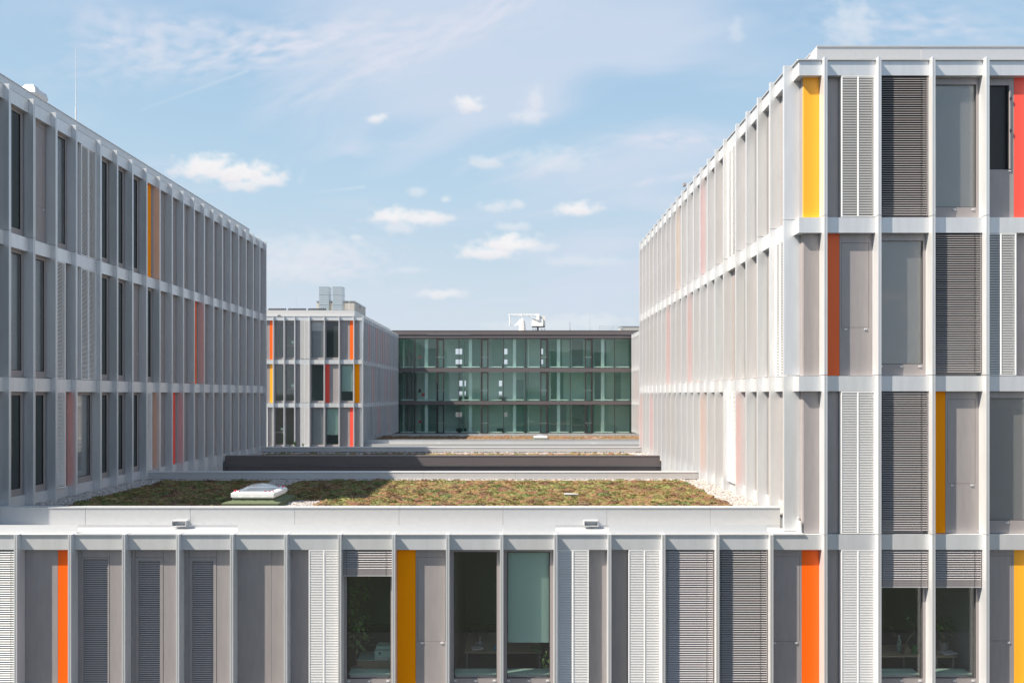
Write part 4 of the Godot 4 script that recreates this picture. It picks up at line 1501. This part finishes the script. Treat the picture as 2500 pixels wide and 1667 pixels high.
func bar(st: SurfaceTool, a: Vector3, b: Vector3, r: float) -> void:
	var z := (b - a).normalized()
	var up := Vector3.UP if absf(z.y) < 0.9 else Vector3.RIGHT
	var x := up.cross(z).normalized()
	var y := z.cross(x)
	for i in 6:
		var p := (x * cos(TAU * i / 6) + y * sin(TAU * i / 6)) * r
		var q := (x * cos(TAU * (i + 1) / 6) + y * sin(TAU * (i + 1) / 6)) * r
		quad(st, a + p, a + q, b + q, b + p)


func _roof_things() -> void:
	_skylight("domed skylight with red bolt caps on a green felt base, just behind the near parapet", -7.4, -3.2, 19.95, 1.6)
	_skylight("distant domed skylight on a green base below the glass wing", 2.56, -4.47, 68.2, 1.7)
	var ic := thing("inspection_cover", "flat grey inspection cover lying in the sunlit sedum", "cover", Vector3(1.79, -3.2, -22.4))
	put("cover_plate", box_mesh(Vector3(0.44, 0.02, 0.3)), M.concrete, Transform3D(Basis.IDENTITY, ic.position + Vector3(0, 0.085, 0)), ic)
	put("cover_curb", box_mesh(Vector3(0.40, 0.08, 0.26)), M.membrane, Transform3D(Basis.IDENTITY, ic.position + Vector3(0, 0.034, 0)), ic)
	# vent hood on the left roof
	var hd := 24.0
	var hx := (76.0 - VX) * hd / F
	var hood := thing("vent_hood", "silver faceted vent hood standing on the left block's roof edge", "vent hood", Vector3(hx, 8.2, -hd))
	var st := begin()
	var pr := [[0.2, 8.2], [0.2, 9.72], [0.34, 10.02], [0.30, 10.2], [0.20, 10.22], [0.12, 10.36], [0.0, 10.36]]
	for i in pr.size() - 1:
		var a: float = pr[i][0]
		var b: float = pr[i + 1][0]
		for q in 4:
			var t := Basis(Vector3.UP, q * PI / 2)
			quad(st, t * Vector3(-a, pr[i][1] - 8.2, a), t * Vector3(-b, pr[i + 1][1] - 8.2, b), t * Vector3(b, pr[i + 1][1] - 8.2, b), t * Vector3(a, pr[i][1] - 8.2, a))
	put("hood", done(st), M.aluminium_sheet, Transform3D(Basis.IDENTITY, hood.position), hood)
	put("hood_foot", box_mesh(Vector3(0.6, 0.3, 0.6)), M.membrane, Transform3D(Basis.IDENTITY, hood.position + Vector3(0, 0.15, 0)), hood)
	# lightning rods
	rod("lightning_rod", "thin lightning rod on the left block's roof behind the shaded piers", Vector3((184 - VX) * 25.5 / F, 9.1, -25.5), 3.3, 0.022, "white")
	rod("lightning_rod", "white rod in front of the penthouse on the distant block", Vector3((852 - VX) * 69.0 / F, 7.3, -69.0), 2.0, 0.045, "white")
	rod("lightning_rod", "faint rod left of the penthouse on the distant block", Vector3((722.3 - VX) * 70.0 / F, 7.3, -70.0), 2.7, 0.022)
	rod("lightning_rod", "dark rod in the middle of the glass wing's roof", Vector3((1391.7 - VX) * 88.0 / F, 7.4, -88.0), 1.55, 0.055, "brown_fascia")
	rod("lightning_rod", "faint thin rod on the glass wing's roof left of the handrail", Vector3((1440.5 - VX) * 90.0 / F, 7.4, -90.0), 2.9, 0.045)
	# two square ducts
	for s in [[790.3, "left square steel exhaust duct in front of the distant penthouse"], [823.3, "right square steel exhaust duct in front of the distant penthouse"]]:
		var dx: float = (s[0] - VX) * 70.3 / F
		var du := thing("exhaust_duct", s[1], "duct", Vector3(dx, 7.25, -70.8), "rooftop exhaust ducts")
		var fr := frame(du, Vector3(dx, 0, -70.3), Vector3.RIGHT)
		for z in [[7.25, 7.9], [7.915, 8.87], [8.885, 9.86], [9.69 + 0.185, 10.56]]:
			bx(fr, "duct_section", "steel", -0.49, 0.49, z[0], z[1], -1.0, 0.0)
			for q in 3:
				var v: float = lerpf(z[0], z[1], (q + 1) / 4.0)
				bx(fr, "stiffener", "steel", -0.47, 0.47, v - 0.05, v + 0.05, 0.0005, 0.012)
		for v in [7.907, 8.877, 9.867]:
			bx(fr, "flange", "steel", -0.52, 0.52, v - 0.03, v + 0.03, -1.03, 0.03)
		bx(fr, "duct_cap", "steel", -0.51, 0.51, 10.561, 10.6, -1.02, 0.02)
	# rows of solar modules behind the distant parapet
	for g in [[653.0, "leftmost of the three solar module rows above the distant white parapet"], [701.5, "middle one of the three solar module rows above the distant white parapet"], [750.5, "solar module row beside the left exhaust duct, on the distant roof"]]:
		var x0: float = (g[0] - VX) * 68.0 / F
		var so := thing("solar_row", g[1], "solar modules", Vector3(x0 + 0.9, 7.3, -68.3), "solar module rows")
		var fr := frame(so, Vector3(x0, 7.9, -68.0), Vector3.RIGHT)
		for i in 9:
			var m := put("solar_module", box_mesh(Vector3(0.155, 0.42, 0.03)), M.pv, at(fr, 0.1 + 0.192 * i, 0.12, 0) * Transform3D(Basis(Vector3.RIGHT, deg_to_rad(-28)) * Basis(Vector3.BACK, deg_to_rad(-12)), Vector3.ZERO), so)
		bx(fr, "module_rail", "steel", 0, 1.75, -0.1, -0.06, -0.35, 0.0)
		for u in [0.1, 1.6]:
			bx(fr, "module_leg", "steel", u, u + 0.05, -0.62, -0.1, -0.3, -0.25)
	# roof crane on the glass wing
	var d := 89.5
	var q := d / F
	var cx := (1315.0 - VX) * q
	var cr := thing("roof_crane", "white rooftop access crane with counterweight box and long boom on the glass wing", "crane", Vector3(cx, 7.5, -d))
	var cf := frame(cr, Vector3(0, 0, -d), Vector3.RIGHT)
	var X := func(sx: float) -> float: return (sx - VX) * q
	var Y := func(sy: float) -> float: return (VY - sy) * q
	bx(cf, "boom", "white", X.call(1241.5), X.call(1315.0), Y.call(769.2), Y.call(766.0), -0.2, 0.0)
	bx(cf, "mast_head", "white", X.call(1309.5), X.call(1317.0), Y.call(781.0), Y.call(765.6), -0.25, 0.05)
	bx(cf, "counterweight_box", "white", X.call(1298.6), X.call(1326.0), Y.call(796.3), Y.call(778.0), -0.9, -0.06)
	bx(cf, "counterweight_box", "off_white", X.call(1317.1), X.call(1331.6), Y.call(796.3), Y.call(770.5), -1.0, -0.3)
	bx(cf, "turntable", "black", X.call(1299.0), X.call(1331.0), Y.call(797.6), Y.call(796.4), -1.0, 0.0)
	bx(cf, "slew_column", "black", X.call(1311.5), X.call(1315.5), 7.45, Y.call(797.6), -0.6, -0.35)
	for w in [1300.0, 1306.0, 1321.0, 1328.0]:
		bx(cf, "wheel_box", "steel", X.call(w), X.call(w + 3.5), 7.45, Y.call(802.0), -0.7, -0.1)
	var cst := begin()
	bar(cst, Vector3(X.call(1243.5), Y.call(767), 0), Vector3(X.call(1245.0), Y.call(786), 0), 0.07)
	bar(cst, Vector3(X.call(1245.0), Y.call(786), 0), Vector3(X.call(1245.0), Y.call(794), 0), 0.11)
	put("hook_block", done(cst), M.white, Transform3D(Basis.IDENTITY, Vector3(0, 0, -d)), cr)
	var cb := begin()
	bar(cb, Vector3(X.call(1288.0), Y.call(771), 0), Vector3(X.call(1309.5), Y.call(779), 0), 0.05)
	bar(cb, Vector3(X.call(1274.5), Y.call(766), 0), Vector3(X.call(1274.5), Y.call(779), 0), 0.05)
	put("brace", done(cb), M.white, Transform3D(Basis.IDENTITY, Vector3(0, 0, -d)), cr)
	var cc := begin()
	for c in [[Vector2(1246, 794), Vector2(1270, 800), Vector2(1272, 776)], [Vector2(1246, 770), Vector2(1268, 777), Vector2(1298, 769)], [Vector2(1244, 792), Vector2(1256, 804), Vector2(1270, 780)]]:
		var prev := Vector3.ZERO
		for i in 13:
			var t := i / 12.0
			var p2: Vector2 = c[0].lerp(c[1], t).lerp(c[1].lerp(c[2], t), t)
			var p := Vector3(X.call(p2.x), Y.call(p2.y), 0.05)
			if i > 0:
				bar(cc, prev, p, 0.026)
			prev = p
	put("cable", done(cc), M.steel, Transform3D(Basis.IDENTITY, Vector3(0, 0, -d)), cr)
	# covered hoist beside it
	var hx2: float = X.call(1275.5)
	var ho := thing("covered_hoist", "tall hoist under a pale tarpaulin with ladder rungs beside the roof crane", "hoist", Vector3(hx2, 7.45, -d))
	var hs := begin()
	var hp := [[0.5, 0.0], [0.47, 0.7], [0.40, 1.35], [0.30, 1.75], [0.12, 2.05], [0.0, 2.08]]
	for i in hp.size() - 1:
		for k in 8:
			var a0 := TAU * k / 8 + PI / 8
			var a1 := TAU * (k + 1) / 8 + PI / 8
			var lo := Vector3(0, hp[i][1], 0)
			var hi := Vector3(0, hp[i + 1][1], 0)
			var e0 := Vector3(sin(a0), 0, cos(a0) * 0.8)
			var e1 := Vector3(sin(a1), 0, cos(a1) * 0.8)
			quad(hs, lo + e0 * hp[i][0], hi + e0 * hp[i + 1][0], hi + e1 * hp[i + 1][0], lo + e1 * hp[i][0])
	put("tarpaulin", done(hs), M.off_white, Transform3D(Basis.IDENTITY, ho.position), ho)
	for v in [0.3, 0.8, 1.25]:
		put("rung", box_mesh(Vector3(0.2, 0.035, 0.04)), M.frame_grey, Transform3D(Basis.IDENTITY, ho.position + Vector3(-0.02, v, 0.46)), ho)
	# handrail and plant box on the glass wing
	var rl := thing("roof_handrail", "thin steel handrail on the glass wing's roof near the right block", "handrail", Vector3((1490 - VX) * q, 7.45, -d))
	var rs := begin()
	for v in [Y.call(796.5), Y.call(801.5)]:
		bar(rs, Vector3(X.call(1464.0), v, 0), Vector3(X.call(1520.0), v, 0), 0.045)
	put("rail", done(rs), M.steel, Transform3D(Basis.IDENTITY, Vector3(0, 0, -d)), rl)
	for x in [1464.0, 1495.5, 1519.0]:
		var ps := begin()
		bar(ps, Vector3(X.call(x), 7.45, 0), Vector3(X.call(x), Y.call(796.5), 0), 0.045)
		put("post", done(ps), M.steel, Transform3D(Basis.IDENTITY, Vector3(0, 0, -d)), rl)
	var pb := thing("plant_box", "grey rooftop plant housing at the right end of the glass wing's roof", "roof plant", Vector3(X.call(1540.0), 7.45, -d))
	bx(frame(pb, Vector3(0, 0, -d), Vector3.RIGHT), "housing", "concrete", X.call(1515.5), X.call(1575.0), 7.45, Y.call(797.0), -2.0, 0.0)
	bx(frame(pb, Vector3(0, 0, -d), Vector3.RIGHT), "housing_cap", "steel", X.call(1514.5), X.call(1576.0), Y.call(797.0) + 0.001, Y.call(795.6), -2.05, 0.05)
	# small camera arm on the right block's coping
	var cam := thing("roof_camera", "small surveillance camera arm on the right block's roof edge", "camera", Vector3(7.12, 8.42, -29.0))
	put("arm", box_mesh(Vector3(0.4, 0.04, 0.04)), M.steel, Transform3D(Basis.IDENTITY, cam.position + Vector3(-0.05, 0.12, 0)), cam)
	put("camera_body", box_mesh(Vector3(0.1, 0.1, 0.22)), M.frame_grey, Transform3D(Basis.IDENTITY, cam.position + Vector3(-0.2, 0.08, 0.02)), cam)
	put("stand", box_mesh(Vector3(0.06, 0.14, 0.06)), M.steel, Transform3D(Basis.IDENTITY, cam.position + Vector3(0.1, 0.05, 0)), cam)
	# weeds growing on the rear parapet
	var spots := [[719.0, "taller weed growing on the ledge before the distant block's dark strip"], [739.0, "weed tuft on the ledge below the distant louvre"], [707.0, "smallest weed on the ledge below the distant windows"]]
	for s in spots:
		var x: float = (s[0] - VX) * 39.0 / F
		var w := thing("weed", s[1], "weed", Vector3(x, -2.86, -39.0), "weeds on the rear ledge")
		var hgt := 0.16 if s[0] == 707.0 else (0.32 if s[0] == 719.0 else 0.22)
		put("leaves", _sprig(int(s[0])), M.leaf, Transform3D(Basis.IDENTITY.scaled(Vector3(hgt * 0.6, hgt, hgt * 0.6)), w.position), w)
		put("stem", box_mesh(Vector3(0.012, hgt, 0.012)), M.bark, Transform3D(Basis.IDENTITY, w.position + Vector3(0, hgt / 2, 0)), w)


# ------------------------------------------------------------------ things behind the lowest windows
func leaf_mesh(l: float, w: float, bend: float) -> ArrayMesh:
	var st := begin()
	var prev_l := Vector3.ZERO
	var prev_r := Vector3.ZERO
	for i in range(1, 6):
		var t := i / 5.0
		var half := w * sin(PI * pow(t, 0.8)) * 0.5
		var c := Vector3(0, bend * t * t, l * t)
		var a := c + Vector3(-half, 0.12 * half, 0)
		var b := c + Vector3(half, 0.12 * half, 0)
		quad(st, prev_l, prev_r, b, a)
		prev_l = a
		prev_r = b
	return done(st)


func _plant(label: String, at_: Vector3, h: float, n: int, l: float, spread: float, seed_: int) -> void:
	var r := thing("potted_plant", label, "plant", at_)
	var g := RandomNumberGenerator.new()
	g.seed = seed_
	var c := CylinderMesh.new()
	c.top_radius = 0.15
	c.bottom_radius = 0.11
	c.height = 0.26
	c.radial_segments = 14
	put("pot", c, M.frame_grey, Transform3D(Basis.IDENTITY, at_ + Vector3(0, 0.13, 0)), r)
	var st := begin()
	bar(st, Vector3(0, 0.2, 0), Vector3(spread * 0.1, h * 0.6, 0.02), 0.014)
	bar(st, Vector3(spread * 0.1, h * 0.6, 0.02), Vector3(-spread * 0.1, h * 0.97, 0), 0.009)
	put("stem", done(st), M.bark, Transform3D(Basis.IDENTITY, at_), r)
	var leaf := leaf_mesh(l, l * 0.42, -l * 0.35)
	var st2 := SurfaceTool.new()
	st2.begin(Mesh.PRIMITIVE_TRIANGLES)
	for i in n:
		var y := h * g.randf_range(0.25, 1.0)
		var t := g.randf() * TAU
		var out := g.randf_range(0.0, spread)
		var b := Basis(Vector3.UP, t) * Basis(Vector3.RIGHT, g.randf_range(-0.5, 0.8))
		st2.append_from(leaf, 0, Transform3D(b.scaled(Vector3.ONE * g.randf_range(0.6, 1.2)), Vector3(sin(t) * out, y, cos(t) * out * 0.7)))
	put("foliage", st2.commit(), M.leaf, Transform3D(Basis.IDENTITY, at_), r)


func _desk(label: String, u0: float, u1: float, d0: float, d1: float, top: float) -> void:
	var r := thing("desk", label, "desk", Vector3((u0 + u1) / 2, -7.46, -(d0 + d1) / 2))
	var fr := frame(r, Vector3.ZERO, Vector3.RIGHT)
	bx(fr, "desk_top", "wood", u0, u1, top - 0.03, top, -d1, -d0)
	for u in [u0 + 0.04, u1 - 0.09]:
		for w in [-d0 - 0.1, -d1 + 0.05]:
			bx(fr, "leg", "frame_grey", u, u + 0.05, -7.459, top - 0.031, w, w + 0.05)


func _rooms() -> void:
	var ledges := [[6, "pale heater ledge behind the window with the printer"], [8, "pale heater ledge behind the dark window next to the amber strip and flap"], [9, "pale heater ledge below the green roller screen"], [16, "pale heater ledge below the window with the twisted branch"], [17, "pale heater ledge below the window with the large leaves"]]
	for l in ledges:
		var k: int = l[0]
		var r := thing("heater_ledge", l[1], "heater", Vector3(kx(k + 0.5), -7.46, -D - 0.55), "heater ledges behind the lowest windows")
		var fr := frame(r, Vector3(0, 0, -D), Vector3.RIGHT)
		bx(fr, "ledge_top", "mint", kx(k) + 0.13, kx(k + 1) - 0.13, -7.16, -7.13, -0.75, -0.42)
		bx(fr, "ledge_body", "off_white", kx(k) + 0.15, kx(k + 1) - 0.15, -7.459, -7.161, -0.72, -0.45)
	# window with the printer
	var cb := thing("cabinet", "low wooden cabinet under the printer behind the window", "cabinet", Vector3(px(912, 19.2), -7.46, -19.2))
	var fr := frame(cb, Vector3(0, 0, -18.95), Vector3.RIGHT)
	var c0 := px(871, 18.95)
	var c1 := px(955, 18.95)
	bx(fr, "carcass", "wood", c0, c1, -7.459, -7.06, -0.6, -0.02)
	for q in 3:
		bx(fr, "drawer", "wood", lerpf(c0, c1, q / 3.0) + 0.006, lerpf(c0, c1, (q + 1) / 3.0) - 0.006, -7.42, -7.08, -0.019, -0.002)
	bx(fr, "cabinet_top", "mint", c0 - 0.01, c1 + 0.01, -7.059, -7.04, -0.62, 0.0)
	var pr := thing("printer", "pale desktop printer on the wooden cabinet", "printer", Vector3(px(935, 19.1), -7.04, -19.2))
	fr = frame(pr, Vector3(0, 0, -18.98), Vector3.RIGHT)
	var p0 := px(914, 18.98)
	var p1 := px(953, 18.98)
	bx(fr, "printer_body", "mint", p0, p1, -7.039, -6.80, -0.45, 0.0)
	bx(fr, "printer_lid", "mint", p0 + 0.02, p1 + 0.01, -6.799, -6.72, -0.42, -0.1)
	bx(fr, "display", "black", p0 + 0.11, p0 + 0.17, -6.90, -6.84, 0.0, 0.004)
	bx(fr, "paper_tray", "off_white", p0 + 0.04, p1 - 0.04, -7.02, -6.98, 0.0, 0.05)
	_plant("tall leafy indoor plant behind the printer window", Vector3(px(868, 18.85), -7.46, -18.85), 3.2, 420, 0.16, 0.36, 3)
	# desks behind the two middle windows
	_desk("pale desk behind the two middle windows", px(1134, 19.3), px(1323, 19.3), 19.3, 20.9, -6.96)
	var mon := thing("monitor", "dark computer monitor on the pale desk", "monitor", Vector3(px(1172, 20.0), -6.96, -20.0))
	put("screen_housing", box_mesh(Vector3(0.5, 0.32, 0.03)), M.black, Transform3D(Basis(Vector3.UP, 0.5), mon.position + Vector3(0, 0.36, 0)), mon)
	put("stand", box_mesh(Vector3(0.06, 0.22, 0.04)), M.steel, Transform3D(Basis.IDENTITY, mon.position + Vector3(0, 0.11, -0.02)), mon)
	put("foot", box_mesh(Vector3(0.24, 0.015, 0.18)), M.steel, Transform3D(Basis.IDENTITY, mon.position + Vector3(0, 0.008, 0)), mon)
	var mug := CylinderMesh.new()
	mug.top_radius = 0.045
	mug.bottom_radius = 0.035
	mug.height = 0.11
	mug.radial_segments = 12
	var cup := put("cup", mug, M.blue_plastic, Transform3D(Basis.IDENTITY, Vector3(px(1208, 19.5), -6.905, -19.5)), self)
	tag(cup, "bright blue cup on the pale desk", "cup")
	var bk := put("paper_stack", box_mesh(Vector3(0.3, 0.03, 0.22)), M.white, Transform3D(Basis(Vector3.UP, 0.3), Vector3(px(1165, 19.6), -6.944, -19.6)), self)
	tag(bk, "loose white paper stack on the pale desk", "paper")
	var bo := put("book", box_mesh(Vector3(0.3, 0.035, 0.2)), M.green_plastic, Transform3D(Basis(Vector3.UP, -0.25), Vector3(px(1308, 19.5), -6.942, -19.5)), self)
	tag(bo, "green book lying at the right end of the pale desk", "book")
	_plant("dark bushy plant under the edge of the green roller screen", Vector3(px(1340, 18.9), -7.46, -18.9), 0.75, 60, 0.12, 0.2, 5)
	# right block: shelf with twisted branch, bottle, pots
	_desk("wooden table behind the window with the twisted branch", px(2140, 18.75), px(2252, 18.75), 18.75, 19.6, -6.86)
	_desk("wooden table behind the window with the large leaves", px(2284, 18.75), px(2338, 18.75), 18.75, 19.6, -6.87)
	var br := thing("twisted_branch_pot", "twisted branch growing from a knotted brown root on the table", "plant", Vector3(px(2212, 18.95), -6.86, -18.95))
	var st := begin()
	var path := [Vector3(0, 0.12, 0), Vector3(0.03, 0.30, 0), Vector3(0.10, 0.44, 0), Vector3(0.20, 0.50, 0), Vector3(0.235, 0.62, 0), Vector3(0.20, 0.78, 0), Vector3(0.10, 0.92, 0), Vector3(-0.02, 1.05, 0)]
	for i in path.size() - 1:
		bar(st, path[i], path[i + 1], 0.013 - 0.001 * i)
	var p2 := [Vector3(-0.05, 0.1, 0), Vector3(-0.14, 0.26, 0.02), Vector3(-0.28, 0.5, 0), Vector3(-0.4, 0.75, 0)]
	for i in 3:
		bar(st, p2[i], p2[i + 1], 0.010)
	put("branch", done(st), M.bark, Transform3D(Basis.IDENTITY, br.position), br)
	put("root", _blob(9, 5, 12), M.bark, Transform3D(Basis.IDENTITY.scaled(Vector3(0.12, 0.2, 0.12)), br.position), br)
	var lf := leaf_mesh(0.13, 0.06, -0.03)
	for i in 14:
		var p: Vector3 = p2[3].lerp(p2[1], rng.randf()) if i < 8 else path[7].lerp(path[5], rng.randf())
		put("leaf", lf, M.leaf, Transform3D(Basis(Vector3.UP, rng.randf() * TAU) * Basis(Vector3.RIGHT, rng.randf_range(-0.6, 0.6)), br.position + p + Vector3(rng.randf_range(-0.08, 0.08), rng.randf_range(-0.05, 0.1), 0.03)), br)
	var gp := put("green_pot", mug, M.green_plastic, Transform3D(Basis.IDENTITY.scaled(Vector3(1.5, 1.9, 1.5)), Vector3(px(2233, 18.95), -6.755, -18.95)), self)
	tag(gp, "small green pot beside the knotted root", "pot")
	var bt := thing("bottle", "pale translucent bottle standing left of the knotted root", "bottle", Vector3(px(2196, 19.1), -6.86, -19.1))
	var bs := SurfaceTool.new()
	bs.begin(Mesh.PRIMITIVE_TRIANGLES)
	var prof := [[0.0, 0.0], [0.055, 0.005], [0.055, 0.25], [0.03, 0.33], [0.022, 0.36], [0.022, 0.40], [0.0, 0.40]]
	for i in prof.size() - 1:
		for k in 12:
			var a := TAU * k / 12
			var b := TAU * (k + 1) / 12
			quad(bs, Vector3(sin(a) * prof[i][0], prof[i][1], cos(a) * prof[i][0]), Vector3(sin(a) * prof[i + 1][0], prof[i + 1][1], cos(a) * prof[i + 1][0]), Vector3(sin(b) * prof[i + 1][0], prof[i + 1][1], cos(b) * prof[i + 1][0]), Vector3(sin(b) * prof[i][0], prof[i][1], cos(b) * prof[i][0]))
	bs.generate_normals()
	put("bottle_body", bs.commit(), M.screen_green, Transform3D(Basis.IDENTITY, bt.position), bt)
	var cap := CylinderMesh.new()
	cap.top_radius = 0.024
	cap.bottom_radius = 0.024
	cap.height = 0.03
	cap.radial_segments = 10
	put("bottle_cap", cap, M.white, Transform3D(Basis.IDENTITY, bt.position + Vector3(0, 0.41, 0)), bt)
	var bl := thing("large_leaf_plant", "plant with four large pointed leaves behind the rightmost low window", "plant", Vector3(px(2284, 18.62), -7.46, -18.62))
	var ls := begin()
	bar(ls, Vector3(0, 0, 0), Vector3(0, 2.3, 0), 0.015)
	put("stem", done(ls), M.bark, Transform3D(Basis.IDENTITY, bl.position), bl)
	put("pot", mug, M.frame_grey, Transform3D(Basis.IDENTITY.scaled(Vector3(3.2, 2.6, 3.2)), bl.position + Vector3(0, 0.14, 0)), bl)
	var big := leaf_mesh(0.36, 0.15, -0.12)
	for g in [[1.72, 1.15, 0.75], [2.0, 1.4, 0.35], [2.2, 1.3, 0.05], [1.5, 2.2, 0.5], [1.9, -1.0, 0.4], [1.4, -1.6, 0.5]]:
		put("leaf", big, M.leaf, Transform3D(Basis(Vector3.UP, g[1]) * Basis(Vector3.RIGHT, g[2]), bl.position + Vector3(0, g[0], 0)), bl)
	_plant("dark feathery plant standing low behind the large leaves", Vector3(px(2303, 19.2), -6.87, -19.2), 0.95, 90, 0.12, 0.3, 8)
	var pp := put("paper_heap", box_mesh(Vector3(0.4, 0.025, 0.25)), M.white, Transform3D(Basis(Vector3.UP, 0.15), Vector3(px(2315, 19.0), -6.857, -19.0)), self)
	tag(pp, "crumpled papers on the table below the large leaves", "paper")


# ------------------------------------------------------------------ what stands behind the camera and is mirrored in the low windows
func _tree(label: String, at_: Vector3, h: float, spread: float, seed_: int) -> void:
	var r := thing("street_tree", label, "tree", at_, "trees mirrored in the low windows")
	var g := RandomNumberGenerator.new()
	g.seed = seed_
	var st := begin()
	bar(st, Vector3.ZERO, Vector3(0.1, h * 0.45, 0), 0.16)
	var tips := []
	for i in 9:
		var t := TAU * i / 9.0 + g.randf()
		var a := Vector3(0.1, h * g.randf_range(0.28, 0.45), 0)
		var b := Vector3(cos(t) * spread * g.randf_range(0.4, 0.8), h * g.randf_range(0.5, 0.92), sin(t) * spread * g.randf_range(0.4, 0.8))
		bar(st, a, b, 0.06)
		tips.append(b)
		tips.append(a.lerp(b, 0.6))
	put("trunk", done(st), M.bark, Transform3D(Basis.IDENTITY, at_), r)
	var leaf := leaf_mesh(0.22, 0.13, -0.05)
	var P := []
	var C := []
	for i in 5000:
		var c: Vector3 = tips[g.randi() % tips.size()]
		var o := Vector3(g.randfn(), g.randfn() * 0.7, g.randfn()) * spread * 0.26
		P.append(Transform3D(Basis.from_euler(Vector3(g.randf_range(-1, 1), g.randf() * TAU, 0)), at_ + c + o))
		C.append(Color(0.05, 0.10, 0.025) * g.randf_range(0.6, 1.5))
	multi("crown", leaf, M.tinted, P, C, r).global_transform = Transform3D.IDENTITY


func _opposite_side() -> void:
	_tree("leafy tree behind the viewer, mirrored in the printer window", Vector3(-7.5, GROUND, 9.0), 8.0, 2.6, 1)
	_tree("broad tree behind the viewer, mirrored in the middle windows", Vector3(0.5, GROUND, 13.0), 8.5, 3.2, 2)
	_tree("tree behind the viewer, mirrored in the lowest right windows", Vector3(13.0, GROUND, 10.0), 8.0, 2.8, 3)
	_tree("tree farthest left behind the viewer", Vector3(-15.0, GROUND, 12.0), 8.0, 3.0, 4)
	var r := thing("opposite_house", "grey rendered house behind the viewer, mirrored in the low windows", "house", Vector3(0, GROUND, 24))
	var fr := frame(r, Vector3(0, 0, 22), Vector3.LEFT)
	bx(fr, "wall", "render_wall", -30, 30, GROUND, -0.6, -10, 0)
	bx(fr, "roof", "membrane", -30.4, 30.4, -0.599, -0.3, -10.4, 0.4)
	for i in 14:
		for s in 2:
			window(fr, -28.0 + i * 4.2, -26.4 + i * 4.2, -7.2 + 3.6 * s, -5.2 + 3.6 * s, {"w": 0.02, "glass": "dark_glass", "bars": "white"})
